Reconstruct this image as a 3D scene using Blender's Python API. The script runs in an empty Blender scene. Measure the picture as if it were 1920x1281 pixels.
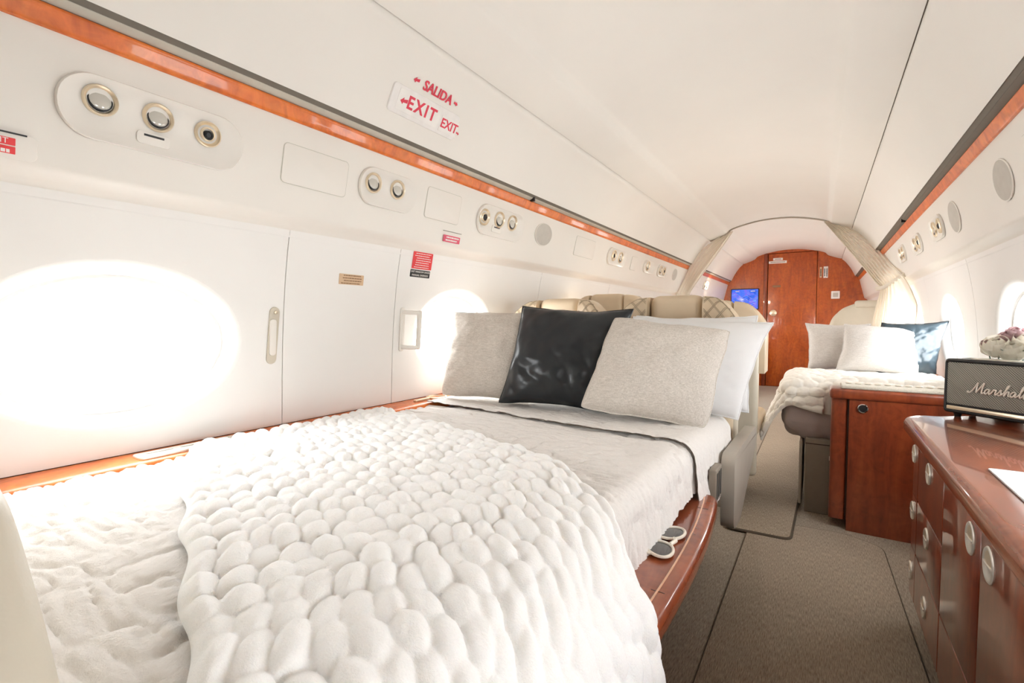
import bpy, bmesh, math, random
import numpy as np
from mathutils import Matrix, Vector

random.seed(7)
PI = math.pi
SC = bpy.context.scene
COL = SC.collection

# ------------------------------------------------------------------ camera, world, exposure
CAM_H = 0.96                      # eye height above the cabin floor
F_PX, VPX, VPY = 900.0, 1540.0, 600.0
cam_d = bpy.data.cameras.new('camera')
cam = bpy.data.objects.new('camera', cam_d); COL.objects.link(cam)
cam_d.sensor_fit = 'HORIZONTAL'; cam_d.sensor_width = 36.0
cam_d.lens = 36.0 * F_PX / 1920.0
cam_d.clip_start = 0.02
_pitch = math.atan((640.5 - VPY) / F_PX)
_yaw = math.atan2((VPX - 960) / F_PX, math.hypot(1, (640.5 - VPY) / F_PX))
cam.location = (0, 0, CAM_H)
cam.rotation_euler = (PI / 2 - _pitch, 0, _yaw)
SC.camera = cam

world = bpy.data.worlds.new('overcast_daylight'); SC.world = world
world.use_nodes = True
bg = world.node_tree.nodes['Background']
bg.inputs['Color'].default_value = (0.985, 0.99, 1.0, 1)
bg.inputs['Strength'].default_value = 6.0

vs = SC.view_settings
vs.view_transform = 'Standard'; vs.look = 'None'; vs.gamma = 1.0
vs.use_curve_mapping = False
vs.exposure = 1.57
SC.cycles.max_bounces = 8
SC.cycles.diffuse_bounces = 6
SC.cycles.glossy_bounces = 3
SC.cycles.transparent_max_bounces = 6
SC.cycles.caustics_reflective = False
SC.cycles.caustics_refractive = False
SC.cycles.sample_clamp_indirect = 6.0
SC.cycles.adaptive_threshold = 0.05

# ------------------------------------------------------------------ materials
def new_mat(name):
    m = bpy.data.materials.new(name); m.use_nodes = True
    return m, m.node_tree, m.node_tree.nodes['Principled BSDF']

def lnk(nt, a, b): nt.links.new(a, b)

def coords(nt, scale=(1, 1, 1), rot=(0, 0, 0)):
    tc = nt.nodes.new('ShaderNodeTexCoord'); mp = nt.nodes.new('ShaderNodeMapping')
    mp.inputs['Scale'].default_value = scale; mp.inputs['Rotation'].default_value = rot
    lnk(nt, tc.outputs['Object'], mp.inputs['Vector'])
    return mp.outputs['Vector']

def noise(nt, vec, scale, detail=4, rough=0.5, dist=0.0):
    n = nt.nodes.new('ShaderNodeTexNoise')
    n.inputs['Scale'].default_value = scale; n.inputs['Detail'].default_value = detail
    n.inputs['Roughness'].default_value = rough; n.inputs['Distortion'].default_value = dist
    lnk(nt, vec, n.inputs['Vector'])
    return n

def ramp(nt, fac, stops):
    r = nt.nodes.new('ShaderNodeValToRGB')
    e = r.color_ramp.elements
    while len(e) > 1: e.remove(e[-1])
    e[0].position = stops[0][0]; e[0].color = (*stops[0][1], 1)
    for p, c in stops[1:]:
        k = e.new(p); k.color = (*c, 1)
    lnk(nt, fac, r.inputs['Fac'])
    return r.outputs['Color']

def bump(nt, bsdf, h, strength, dist=0.002):
    b = nt.nodes.new('ShaderNodeBump')
    b.inputs['Strength'].default_value = strength; b.inputs['Distance'].default_value = dist
    lnk(nt, h, b.inputs['Height']); lnk(nt, b.outputs['Normal'], bsdf.inputs['Normal'])
    return b

def plain(name, col, rough=0.5, metal=0.0, var=0.04, scale=30, bstr=0.0, coat=0.0, emit=None, estr=0.0, spec=0.5, sheen=0.0):
    m, nt, b = new_mat(name)
    v = coords(nt)
    n = noise(nt, v, scale, 3)
    lo = tuple(max(0, c * (1 - var)) for c in col); hi = tuple(min(1, c * (1 + var)) for c in col)
    lnk(nt, ramp(nt, n.outputs['Fac'], [(0.3, lo), (0.7, hi)]), b.inputs['Base Color'])
    b.inputs['Roughness'].default_value = rough; b.inputs['Metallic'].default_value = metal
    b.inputs['Coat Weight'].default_value = coat; b.inputs['Coat Roughness'].default_value = 0.06
    b.inputs['Specular IOR Level'].default_value = spec
    b.inputs['Sheen Weight'].default_value = sheen
    if bstr: bump(nt, b, n.outputs['Fac'], bstr)
    if emit:
        b.inputs['Emission Color'].default_value = (*emit, 1); b.inputs['Emission Strength'].default_value = estr
    return m

def wood(name, dark, mid, light, axis='Z', coat=0.8, rough=0.3, scale=1.0):
    m, nt, b = new_mat(name)
    s = {'Z': (9, 9, 1.6), 'Y': (9, 1.6, 9), 'X': (1.6, 9, 9)}[axis]
    v = coords(nt, tuple(k * scale for k in s))
    n1 = noise(nt, v, 1.6, 6, 0.6, 1.4)
    c1 = ramp(nt, n1.outputs['Fac'], [(0.25, dark), (0.5, mid), (0.78, light)])
    v2 = coords(nt, (14 * scale,) * 3)                       # cross figure of quarter-cut veneer
    n2 = noise(nt, v2, 1.0, 3, 0.5, 2.2)
    mx = nt.nodes.new('ShaderNodeMix'); mx.data_type = 'RGBA'; mx.blend_type = 'MULTIPLY'
    mx.inputs['Factor'].default_value = 0.55
    lnk(nt, c1, mx.inputs['A'])
    lnk(nt, ramp(nt, n2.outputs['Fac'], [(0.3, (0.55, 0.5, 0.45)), (0.6, (1, 1, 1))]), mx.inputs['B'])
    lnk(nt, mx.outputs['Result'], b.inputs['Base Color'])
    b.inputs['Roughness'].default_value = rough
    b.inputs['Coat Weight'].default_value = coat; b.inputs['Coat Roughness'].default_value = 0.04
    return m

def weave(name, c1, c2, scale, rough=0.9, bstr=0.5, stretch=(1, 1, 1), sheen=0.2):
    m, nt, b = new_mat(name)
    va = coords(nt, (scale * 1.0, scale * 0.12, scale)); vb = coords(nt, (scale * 0.12, scale * 1.0, scale))
    na = noise(nt, va, 1.0, 3, 0.6); nb = noise(nt, vb, 1.0, 3, 0.6)
    mx = nt.nodes.new('ShaderNodeMath'); mx.operation = 'ADD'
    lnk(nt, na.outputs['Fac'], mx.inputs[0]); lnk(nt, nb.outputs['Fac'], mx.inputs[1])
    ml = nt.nodes.new('ShaderNodeMath'); ml.operation = 'MULTIPLY'; ml.inputs[1].default_value = 0.5
    lnk(nt, mx.outputs[0], ml.inputs[0])
    lnk(nt, ramp(nt, ml.outputs[0], [(0.36, c1), (0.62, c2)]), b.inputs['Base Color'])
    b.inputs['Roughness'].default_value = rough; b.inputs['Sheen Weight'].default_value = sheen
    b.inputs['Specular IOR Level'].default_value = 0.2
    bump(nt, b, ml.outputs[0], bstr, 0.0015)
    return m

def leather(name, col, rough=0.42, bstr=0.25, coat=0.0):
    m, nt, b = new_mat(name)
    v = coords(nt)
    vo = nt.nodes.new('ShaderNodeTexVoronoi'); vo.inputs['Scale'].default_value = 320
    lnk(nt, v, vo.inputs['Vector'])
    n = noise(nt, v, 8, 4)
    lnk(nt, ramp(nt, n.outputs['Fac'], [(0.3, tuple(c * .93 for c in col)), (0.7, tuple(min(1, c * 1.05) for c in col))]), b.inputs['Base Color'])
    b.inputs['Roughness'].default_value = rough; b.inputs['Coat Weight'].default_value = coat
    bump(nt, b, vo.outputs['Distance'], bstr, 0.0006)
    return m

def carpet(name, c1, c2):
    m, nt, b = new_mat(name)
    v = coords(nt, (520, 40, 1), (0, 0, 0)); n = noise(nt, v, 1.0, 2, 0.6)
    v2 = coords(nt, (3, 3, 3)); n2 = noise(nt, v2, 1.2, 3)
    a = ramp(nt, n.outputs['Fac'], [(0.3, c1), (0.7, c2)])
    mx = nt.nodes.new('ShaderNodeMix'); mx.data_type = 'RGBA'; mx.blend_type = 'MULTIPLY'; mx.inputs['Factor'].default_value = 0.35
    lnk(nt, a, mx.inputs['A']); lnk(nt, ramp(nt, n2.outputs['Fac'], [(0.3, (.78, .78, .78)), (0.7, (1, 1, 1))]), mx.inputs['B'])
    lnk(nt, mx.outputs['Result'], b.inputs['Base Color'])
    b.inputs['Roughness'].default_value = 1.0; b.inputs['Specular IOR Level'].default_value = 0.05
    b.inputs['Sheen Weight'].default_value = 0.2
    bump(nt, b, n.outputs['Fac'], 0.7, 0.003)
    return m

def fuzzy(name, col, scale=500, bstr=0.5, sheen=0.5, sss=0.0):
    m, nt, b = new_mat(name)
    v = coords(nt); n = noise(nt, v, scale, 3, 0.7)
    lnk(nt, ramp(nt, n.outputs['Fac'], [(0.2, tuple(c * .93 for c in col)), (0.7, col)]), b.inputs['Base Color'])
    b.inputs['Roughness'].default_value = 1.0; b.inputs['Sheen Weight'].default_value = sheen
    b.inputs['Specular IOR Level'].default_value = 0.1
    b.inputs['Subsurface Weight'].default_value = sss; b.inputs['Subsurface Radius'].default_value = (1, .9, .8); b.inputs['Subsurface Scale'].default_value = 0.02
    bump(nt, b, n.outputs['Fac'], bstr, 0.003)
    return m

def pane_mat():
    m = bpy.data.materials.new('window_glass'); m.use_nodes = True
    nt = m.node_tree; nt.nodes.clear()
    out = nt.nodes.new('ShaderNodeOutputMaterial'); tr = nt.nodes.new('ShaderNodeBsdfTransparent')
    gl = nt.nodes.new('ShaderNodeBsdfGlossy'); mx = nt.nodes.new('ShaderNodeMixShader'); lw = nt.nodes.new('ShaderNodeLayerWeight'); lw.inputs['Blend'].default_value = 0.5
    fr = nt.nodes.new('ShaderNodeMath'); fr.operation = 'POWER'; fr.inputs[1].default_value = 5.0; lnk(nt, lw.outputs['Facing'], fr.inputs[0])
    tr.inputs['Color'].default_value = (0.97, 0.98, 0.98, 1); gl.inputs['Roughness'].default_value = 0.02
    lnk(nt, fr.outputs[0], mx.inputs[0]); lnk(nt, tr.outputs[0], mx.inputs[1]); lnk(nt, gl.outputs[0], mx.inputs[2])
    lnk(nt, mx.outputs[0], out.inputs['Surface'])
    return m

M = {}
M['ivory'] = plain('ivory_panel', (0.82, 0.79, 0.735), 0.45, var=0.012, scale=4)
M['white'] = plain('white_sidewall', (0.85, 0.84, 0.815), 0.45, var=0.01, scale=4)
M['ceil'] = plain('headliner_ivory', (0.825, 0.80, 0.75), 0.6, var=0.012, scale=3)
M['hull'] = plain('hull_liner', (0.25, 0.24, 0.22), 0.9)
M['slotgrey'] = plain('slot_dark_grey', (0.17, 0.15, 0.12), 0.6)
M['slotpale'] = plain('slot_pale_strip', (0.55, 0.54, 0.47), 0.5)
M['wood_lit'] = wood('cherry_veneer_lit', (0.60, 0.115, 0.014), (0.78, 0.18, 0.022), (0.88, 0.26, 0.042), 'Z', 0.25, 0.4, 1.0)  # same veneer brightened for rails and ledges: strong light put into the colour
M['wood_z'] = wood('cherry_veneer_upright', (0.30, 0.050, 0.008), (0.47, 0.088, 0.010), (0.60, 0.14, 0.016), 'Z', 0.6, 0.3)
M['wood_x'] = wood('mahogany_veneer', (0.15, 0.028, 0.012), (0.27, 0.052, 0.018), (0.38, 0.088, 0.028), 'Z', 0.7, 0.3)
M['wood_top'] = wood('mahogany_gloss_top', (0.17, 0.034, 0.014), (0.28, 0.062, 0.022), (0.38, 0.10, 0.036), 'Y', 0.6, 0.25)
M['inlay'] = plain('maple_inlay', (0.72, 0.40, 0.24), 0.3, coat=0.8)
M['joint'] = plain('dark_joint', (0.05, 0.02, 0.012), 0.7)
M['leather'] = leather('beige_leather', (0.62, 0.495, 0.345))
M['leather_pale'] = leather('pale_beige_leather', (0.60, 0.55, 0.45))
M['leather_grey'] = leather('taupe_leather', (0.42, 0.375, 0.315))
M['stitch'] = plain('stitch_thread', (0.38, 0.31, 0.22), 0.8)
M['blackleather'] = leather('black_leather', (0.012, 0.015, 0.018), 0.30, 0.15)
M['slateleather'] = leather('slate_leather', (0.035, 0.055, 0.07), 0.30, 0.15)
M['linen'] = weave('oatmeal_linen', (0.50, 0.455, 0.40), (0.70, 0.65, 0.59), 330)
M['linen_pale'] = weave('pale_linen', (0.56, 0.53, 0.505), (0.72, 0.69, 0.665), 300)
M['cotton'] = fuzzy('white_cotton', (0.82, 0.82, 0.82), 900, 0.15, 0.1)
M['quilt'] = fuzzy('off_white_quilt', (0.79, 0.755, 0.72), 130, 0.7, 0.1)
M['fur'] = fuzzy('white_plush', (0.96, 0.95, 0.935), 420, 0.5, 0.3, 0.5)
M['fur_cream'] = fuzzy('cream_plush', (0.90, 0.87, 0.81), 420, 0.5, 0.3)
M['mauve'] = fuzzy('mauve_grey_quilt', (0.46, 0.385, 0.38), 200, 0.4, 0.4)
M['carpet'] = carpet('taupe_carpet', (0.25, 0.205, 0.155), (0.56, 0.475, 0.375))
M['rug'] = carpet('runner_carpet', (0.255, 0.20, 0.145), (0.58, 0.48, 0.365))
M['binding'] = plain('runner_binding', (0.11, 0.085, 0.062), 0.9)
M['gold'] = plain('champagne_metal', (0.86, 0.74, 0.56), 0.32, 0.75)
M['nickel'] = plain('brushed_nickel', (0.86, 0.82, 0.74), 0.32, 0.6)
M['chrome'] = plain('chrome', (0.8, 0.8, 0.8), 0.1, 1.0)
M['lens'] = plain('frosted_lens', (0.60, 0.58, 0.52), 0.15, coat=0.5)
M['black'] = plain('black_plastic', (0.012, 0.012, 0.013), 0.4)
M['grille'] = plain('speaker_mesh_grey', (0.56, 0.53, 0.48), 0.8)
M['red'] = plain('placard_red', (0.78, 0.045, 0.05), 0.5)
M['crimson'] = plain('letter_red', (0.70, 0.03, 0.07), 0.5)
M['pink'] = plain('placard_rose', (0.72, 0.10, 0.17), 0.5)
M['tan'] = plain('placard_tan', (0.66, 0.47, 0.30), 0.5)
M['ink'] = plain('print_ink', (0.03, 0.03, 0.03), 0.6)
M['brownink'] = plain('print_brown', (0.25, 0.13, 0.06), 0.6)
M['print_white'] = plain('print_white', (0.85, 0.83, 0.80), 0.5)
M['sign'] = plain('sign_white', (0.83, 0.81, 0.79), 0.35)
M['curtain'] = fuzzy('cream_curtain', (0.90, 0.85, 0.76), 300, 0.2, 0.2)
M['glass'] = pane_mat()
def translucent(m, col, f):
    nt = m.node_tree; t = nt.nodes.new('ShaderNodeBsdfTranslucent'); t.inputs['Color'].default_value = (*col, 1)
    x = nt.nodes.new('ShaderNodeMixShader'); x.inputs[0].default_value = f
    lnk(nt, nt.nodes['Principled BSDF'].outputs[0], x.inputs[1]); lnk(nt, t.outputs[0], x.inputs[2]); lnk(nt, x.outputs[0], nt.nodes['Material Output'].inputs['Surface'])
M['petal'] = plain('cream_petal', (0.94, 0.91, 0.83), 0.7, var=0.06)
M['petal_m'] = plain('mauve_petal', (0.64, 0.46, 0.48), 0.7, var=0.1)
translucent(M['petal'], (0.96, 0.93, 0.85), 0.5); translucent(M['petal_m'], (0.66, 0.48, 0.5), 0.4)
translucent(M['curtain'], (0.90, 0.84, 0.74), 0.35)
M['leaf'] = plain('dark_leaf', (0.03, 0.075, 0.03), 0.5, var=0.2)
M['pot'] = plain('white_ceramic', (0.75, 0.73, 0.70), 0.3)
M['tray'] = weave('cream_woven_tray', (0.45, 0.41, 0.34), (0.72, 0.68, 0.59), 500)
M['mat'] = weave('silver_woven_mat', (0.42, 0.43, 0.43), (0.72, 0.73, 0.73), 260)
M['box'] = plain('taupe_laminate', (0.26, 0.22, 0.175), 0.5)
M['lensdark'] = plain('smoked_lens', (0.03, 0.028, 0.022), 0.12, coat=0.6)
M['frame_cream'] = plain('cream_acetate', (0.80, 0.74, 0.64), 0.3)

def screen_mat():
    m, nt, b = new_mat('map_screen')
    v = coords(nt, (1, 1, 1)); n = noise(nt, v, 11, 8, 0.65, 0.6)
    c = ramp(nt, n.outputs['Fac'], [(0.40, (0.012, 0.055, 0.42)), (0.52, (0.03, 0.12, 0.62)), (0.60, (0.16, 0.07, 0.50)), (0.64, (0.05, 0.2, 0.7))])
    b.inputs['Base Color'].default_value = (0.01, 0.02, 0.05, 1)
    lnk(nt, c, b.inputs['Emission Color']); b.inputs['Emission Strength'].default_value = 0.55
    b.inputs['Roughness'].default_value = 0.2
    return m
M['screen'] = screen_mat()

def grille_mat():
    m, nt, b = new_mat('woven_grille')
    v = coords(nt, (1, 1, 1))
    w1 = nt.nodes.new('ShaderNodeTexWave'); w1.inputs['Scale'].default_value = 88; w1.wave_type = 'BANDS'; w1.bands_direction = 'DIAGONAL'
    w2 = nt.nodes.new('ShaderNodeTexChecker'); w2.inputs['Scale'].default_value = 330
    lnk(nt, v, w1.inputs['Vector']); lnk(nt, v, w2.inputs['Vector'])
    mx = nt.nodes.new('ShaderNodeMix'); mx.data_type = 'RGBA'; mx.inputs['Factor'].default_value = 0.5
    lnk(nt, ramp(nt, w1.outputs['Fac'], [(0.3, (0.10, 0.10, 0.085)), (0.7, (0.44, 0.43, 0.37))]), mx.inputs['A'])
    w2.inputs['Color1'].default_value = (0.50, 0.48, 0.42, 1); w2.inputs['Color2'].default_value = (0.10, 0.105, 0.09, 1)
    lnk(nt, w2.outputs['Color'], mx.inputs['B'])
    lnk(nt, mx.outputs['Result'], b.inputs['Base Color'])
    b.inputs['Roughness'].default_value = 0.8
    bump(nt, b, w1.outputs['Fac'], 0.5, 0.001)
    return m
M['cloth_grille'] = grille_mat()

# ------------------------------------------------------------------ mesh helpers (all coordinates are world metres)
MATS = {}

class MB:
    def __init__(s): s.v = []; s.f = []
    def add(s, vs, fs):
        o = len(s.v); s.v += [tuple(float(c) for c in p) for p in vs]; s.f += [tuple(i + o for i in f) for f in fs]; return s
    def xf(s, mat):
        s.v = [tuple(mat @ Vector(p)) for p in s.v]; return s
    def merge(s, other): return s.add(other.v, other.f)

def link_mesh(name, me, mat, parent=None, M4=None):
    o = bpy.data.objects.new(name, me); COL.objects.link(o)
    if mat: me.materials.append(M[mat] if isinstance(mat, str) else mat)
    if parent is not None: o.parent = parent
    elif M4 is not None: o.matrix_world = M4
    MATS[o.name] = M4 if M4 is not None else (MATS[parent.name] if parent is not None else Matrix.Identity(4))
    return o

def build(name, mb, mat, parent=None, smooth=45, M4=None):
    if parent is not None: inv = MATS[parent.name].inverted()
    else:
        if M4 is None:
            a = np.array(mb.v); M4 = Matrix.Translation(((a[:, 0].min() + a[:, 0].max()) / 2, (a[:, 1].min() + a[:, 1].max()) / 2, a[:, 2].min()))
        inv = M4.inverted()
    a = np.array(mb.v); r = np.array(inv.to_3x3()); t = np.array(inv.translation)
    a = a @ r.T + t
    me = bpy.data.meshes.new(name); me.from_pydata(a.tolist(), [], mb.f); me.validate()
    bm = bmesh.new(); bm.from_mesh(me)
    if smooth is not None and smooth < 1000 and len(bm.faces) < 20000: bmesh.ops.recalc_face_normals(bm, faces=bm.faces)
    bm.to_mesh(me); bm.free()
    if smooth:
        me.polygons.foreach_set('use_smooth', [True] * len(me.polygons)); me.set_sharp_from_angle(angle=math.radians(min(smooth, 179)))
    me.update()
    return link_mesh(name, me, mat, parent, M4)

def tag(o, label=None, cat=None, group=None, kind=None):
    if label: o['label'] = label
    if cat: o['category'] = cat
    if group: o['group'] = group
    if kind: o['kind'] = kind
    return o

def root(name, M4, label=None, cat=None, group=None, kind=None):
    if not isinstance(M4, Matrix): M4 = Matrix.Translation(M4)
    o = bpy.data.objects.new(name, None); COL.objects.link(o); o.matrix_world = M4; o.empty_display_size = 0.05
    MATS[o.name] = M4
    return tag(o, label, cat, group, kind)

def copy_tree(o, M4, parent=None):
    c = o.copy(); COL.objects.link(c)
    if parent is None: c.matrix_world = M4; MATS[c.name] = M4
    else: c.parent = parent; MATS[c.name] = MATS[parent.name]
    for ch in list(o.children): copy_tree(ch, M4, c)
    return c

def frame(o, ex, ey, ez=None):
    ex = Vector(ex).normalized(); ey = Vector(ey); ey = (ey - ex * ey.dot(ex)).normalized()
    if ez is None: ez = ex.cross(ey)
    m = Matrix.Identity(4)
    for i in range(3): m[i][0] = ex[i]; m[i][1] = ey[i]; m[i][2] = ez[i]; m[i][3] = o[i]
    return m

def box(x0, x1, y0, y1, z0, z1):
    v = [(x, y, z) for z in (z0, z1) for y in (y0, y1) for x in (x0, x1)]
    return MB().add(v, [(0, 2, 3, 1), (4, 5, 7, 6), (0, 1, 5, 4), (2, 6, 7, 3), (0, 4, 6, 2), (1, 3, 7, 5)])

def rbox(x0, x1, y0, y1, z0, z1, r=0.01, seg=3):
    bm = bmesh.new(); bmesh.ops.create_cube(bm, size=1.0)
    for v in bm.verts:
        v.co = ((x0 + x1) / 2 + v.co.x * (x1 - x0), (y0 + y1) / 2 + v.co.y * (y1 - y0), (z0 + z1) / 2 + v.co.z * (z1 - z0))
    r = min(r, 0.499 * min(x1 - x0, y1 - y0, z1 - z0))
    bmesh.ops.bevel(bm, geom=bm.edges[:], offset=r, segments=seg, profile=0.5, affect='EDGES')
    bm.verts.index_update()
    mb = MB().add([v.co[:] for v in bm.verts], [[v.index for v in f.verts] for f in bm.faces]); bm.free()
    return mb

def grid(P, closed_u=False, closed_v=False):
    P = np.asarray(P, float); nu, nv = P.shape[:2]
    idx = np.arange(nu * nv).reshape(nu, nv); fs = []
    for i in range(nu if closed_u else nu - 1):
        a = idx[i]; b = idx[(i + 1) % nu]
        for j in range(nv if closed_v else nv - 1):
            k = (j + 1) % nv
            fs.append((int(a[j]), int(b[j]), int(b[k]), int(a[k])))
    mb = MB(); mb.v = [tuple(p) for p in P.reshape(-1, 3).tolist()]; mb.f = fs
    return mb

def tube(path, r, n=10, closed=False, cap=True):
    path = [Vector(p) for p in path]; N = len(path); mb = MB()
    rs = r if isinstance(r, (list, tuple)) else [r] * N
    prev = None; rings = []
    for i, p in enumerate(path):
        a = path[(i - 1) % N] if (closed or i > 0) else p; b = path[(i + 1) % N] if (closed or i < N - 1) else p
        t = (b - a).normalized()
        if prev is None:
            up = Vector((0, 0, 1)) if abs(t.z) < 0.9 else Vector((1, 0, 0)); u = t.cross(up).normalized()
        else:
            u = (prev - t * prev.dot(t)).normalized()
        prev = u; w = t.cross(u)
        rings.append([tuple(p + (u * math.cos(2 * PI * k / n) + w * math.sin(2 * PI * k / n)) * rs[i]) for k in range(n)])
    for rg in rings: mb.v += rg
    for i in range(N if closed else N - 1):
        j = (i + 1) % N
        for k in range(n): mb.f.append((i * n + k, i * n + (k + 1) % n, j * n + (k + 1) % n, j * n + k))
    if cap and not closed:
        mb.f.append(tuple(range(n))[::-1]); mb.f.append(tuple((N - 1) * n + k for k in range(n)))
    return mb

def lathe(prof, n=28, sx=1.0, sy=1.0):
    """profile of (radius, height) turned about local z"""
    mb = MB()
    for r, h in prof:
        for k in range(n): mb.v.append((r * math.cos(2 * PI * k / n) * sx, r * math.sin(2 * PI * k / n) * sy, h))
    for i in range(len(prof) - 1):
        for k in range(n): mb.f.append((i * n + k, i * n + (k + 1) % n, (i + 1) * n + (k + 1) % n, (i + 1) * n + k))
    if prof[0][0] > 0: mb.f.append(tuple(range(n))[::-1])
    if prof[-1][0] > 0: mb.f.append(tuple((len(prof) - 1) * n + k for k in range(n)))
    return mb

def prism(poly, z0, z1, r=0.0, seg=2):
    """2D polygon (local xy) extruded along local z, rim edges bevelled"""
    bm = bmesh.new(); n = len(poly)
    b = [bm.verts.new((x, y, z0)) for x, y in poly]; t = [bm.verts.new((x, y, z1)) for x, y in poly]
    bm.faces.new(b[::-1]); bm.faces.new(t)
    for i in range(n): bm.faces.new((b[i], b[(i + 1) % n], t[(i + 1) % n], t[i]))
    bmesh.ops.recalc_face_normals(bm, faces=bm.faces)
    if r > 0:
        es = [e for e in bm.edges if abs(e.verts[0].co.z - e.verts[1].co.z) < 1e-7]
        bmesh.ops.bevel(bm, geom=es, offset=r, segments=seg, profile=0.5, affect='EDGES', clamp_overlap=True)
    bm.verts.index_update()
    mb = MB().add([v.co[:] for v in bm.verts], [[v.index for v in f.verts] for f in bm.faces]); bm.free()
    return mb

def rrect(w, h, r, n=6):
    r = min(r, w / 2 - 1e-5, h / 2 - 1e-5); out = []
    for cx, cy, a in ((w / 2 - r, h / 2 - r, 0), (-w / 2 + r, h / 2 - r, PI / 2), (-w / 2 + r, -h / 2 + r, PI), (w / 2 - r, -h / 2 + r, 1.5 * PI)):
        for k in range(n + 1):
            t = a + PI / 2 * k / n; out.append((cx + r * math.cos(t), cy + r * math.sin(t)))
    return out

def text_mb(txt, size, extrude=0.0004, align='CENTER', shear=0.0, bold=0.0, spacing=1.0):
    cu = bpy.data.curves.new('txt', 'FONT'); cu.body = txt; cu.size = size; cu.extrude = extrude
    cu.align_x = align; cu.align_y = 'CENTER'; cu.shear = shear; cu.offset = bold; cu.space_character = spacing; cu.resolution_u = 3
    o = bpy.data.objects.new('txt', cu); COL.objects.link(o)
    dg = bpy.context.evaluated_depsgraph_get(); me = bpy.data.meshes.new_from_object(o.evaluated_get(dg))
    mb = MB().add([v.co[:] for v in me.vertices], [tuple(p.vertices) for p in me.polygons])
    bpy.data.objects.remove(o); bpy.data.curves.remove(cu); bpy.data.meshes.remove(me)
    return mb

# value noise, vectorised
def vnoise(x, y, seed=0):
    x = np.asarray(x, float); y = np.asarray(y, float)
    xi = np.floor(x).astype(np.int64); yi = np.floor(y).astype(np.int64); xf = x - xi; yf = y - yi
    def h(a, b):
        n = (a * 374761393 + b * 668265263 + seed * 974634777) & 0xFFFFFFFF
        n = ((n ^ (n >> 13)) * 1274126177) & 0xFFFFFFFF
        return ((n ^ (n >> 16)) & 0xFFFF) / 65535.0
    u = xf * xf * (3 - 2 * xf); v = yf * yf * (3 - 2 * yf)
    return (h(xi, yi) * (1 - u) + h(xi + 1, yi) * u) * (1 - v) + (h(xi, yi + 1) * (1 - u) + h(xi + 1, yi + 1) * u) * v

def fbm(x, y, seed=0, oct=3):
    s = 0; a = 0.5
    for k in range(oct): s = s + a * vnoise(x * 2 ** k, y * 2 ** k, seed + k); a *= 0.5
    return s

# ------------------------------------------------------------------ the cabin shell
XC = -0.39                      # cabin centre line
YF, YB = -0.95, 7.84             # ends of the cabin that is built
def sx(side, hw): return XC + side * hw
def sz(dz): return CAM_H + dz

def extrude_section(pts, side, y0, y1, ny=2):
    ys = np.linspace(y0, y1, ny)
    return grid([[(sx(side, hw), y, sz(dz)) for y in ys] for hw, dz in pts])

def catmull(pts, n=6):
    P = [np.array(p, float) for p in pts]; P = [2 * P[0] - P[1]] + P + [2 * P[-1] - P[-2]]; out = []
    for i in range(1, len(P) - 2):
        for k in range(n):
            t = k / n; a, b, c, d = P[i - 1:i + 3]
            out.append(0.5 * ((2 * b) + (-a + c) * t + (2 * a - 5 * b + 4 * c - d) * t * t + (-a + 3 * b - 3 * c + d) * t ** 3))
    out.append(P[-2]); return [tuple(p) for p in out]

SW = [(0.895, 0.257), (0.925, 0.10), (0.945, -0.10), (0.955, -0.31)]
def sw_hw(dz):
    c = np.polyfit([p[1] for p in SW], [p[0] for p in SW], 3); return np.polyval(c, dz)

# floor
fl = build('floor', box(sx(-1, 1.05), sx(1, 1.05), YF - .05, YB + .1, -0.06, 0), 'carpet', smooth=None); tag(fl, kind='structure')

# outer liner that closes the shell behind all trim (window band excluded)
hull_top = [(0.935, 0.315), (0.97, 0.55), (0.86, 0.80), (0.66, 0.98), (0.40, 1.07), (0, 1.10)]
hb = MB()
for s in (-1, 1):
    hb.merge(extrude_section(hull_top, s, YF - .05, YB + .05))
    hb.merge(extrude_section([(0.955, -0.36), (1.0, -0.37), (1.0, -0.99)], s, YF - .05, YB + .05))
tag(build('ceiling_liner', hb, 'hull'), kind='structure')

# ceiling: centre panel and the two rolled ducts beside it
cpts = catmull([(-0.43, 0.898), (-0.40, 0.922), (-0.30, 0.953), (-0.15, 0.982), (0, 0.99), (0.15, 0.982), (0.30, 0.953), (0.40, 0.922), (0.43, 0.898)], 5)
ce = build('ceiling', extrude_section(cpts, 1, YF, YB, 3), 'ceil', smooth=60); tag(ce, kind='structure')
head_pts = catmull([(0.6045, 0.813), (0.645, 0.772), (0.705, 0.682), (0.752, 0.583)], 5)
for s, nm in ((-1, 'left'), (1, 'right')):
    roll = catmull([(0.425, 0.903), (0.437, 0.889), (0.452, 0.876), (0.51, 0.851), (0.565, 0.831), (0.599, 0.822)], 4) + [(0.6015, 0.829)]
    build('duct_panel', extrude_section(roll, s, YF, YB, 3), 'ceil', ce, smooth=70)
    hp = [(0.6035, 0.829)] + head_pts + [(0.757, 0.590), (0.80, 0.64)]
    build('headliner_panel', extrude_section(hp, s, YF, YB, 3), 'ceil', ce, smooth=70)
    build('panel_seam', extrude_section([(0.598, 0.828), (0.607, 0.828)], s, YF, YB), 'slotgrey', ce)

# window band panels: rectangle with an oval hole, and the window set in the hole
WZ, WA, WB = -0.057, 0.266, 0.190     # oval centre (below eye level), half length, half height
DZ0, DZ1 = -0.31, 0.257
def panel_pts(side, y, dz, depth=0.0):
    return (sx(side, sw_hw(dz) + depth), y, sz(dz))

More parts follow.
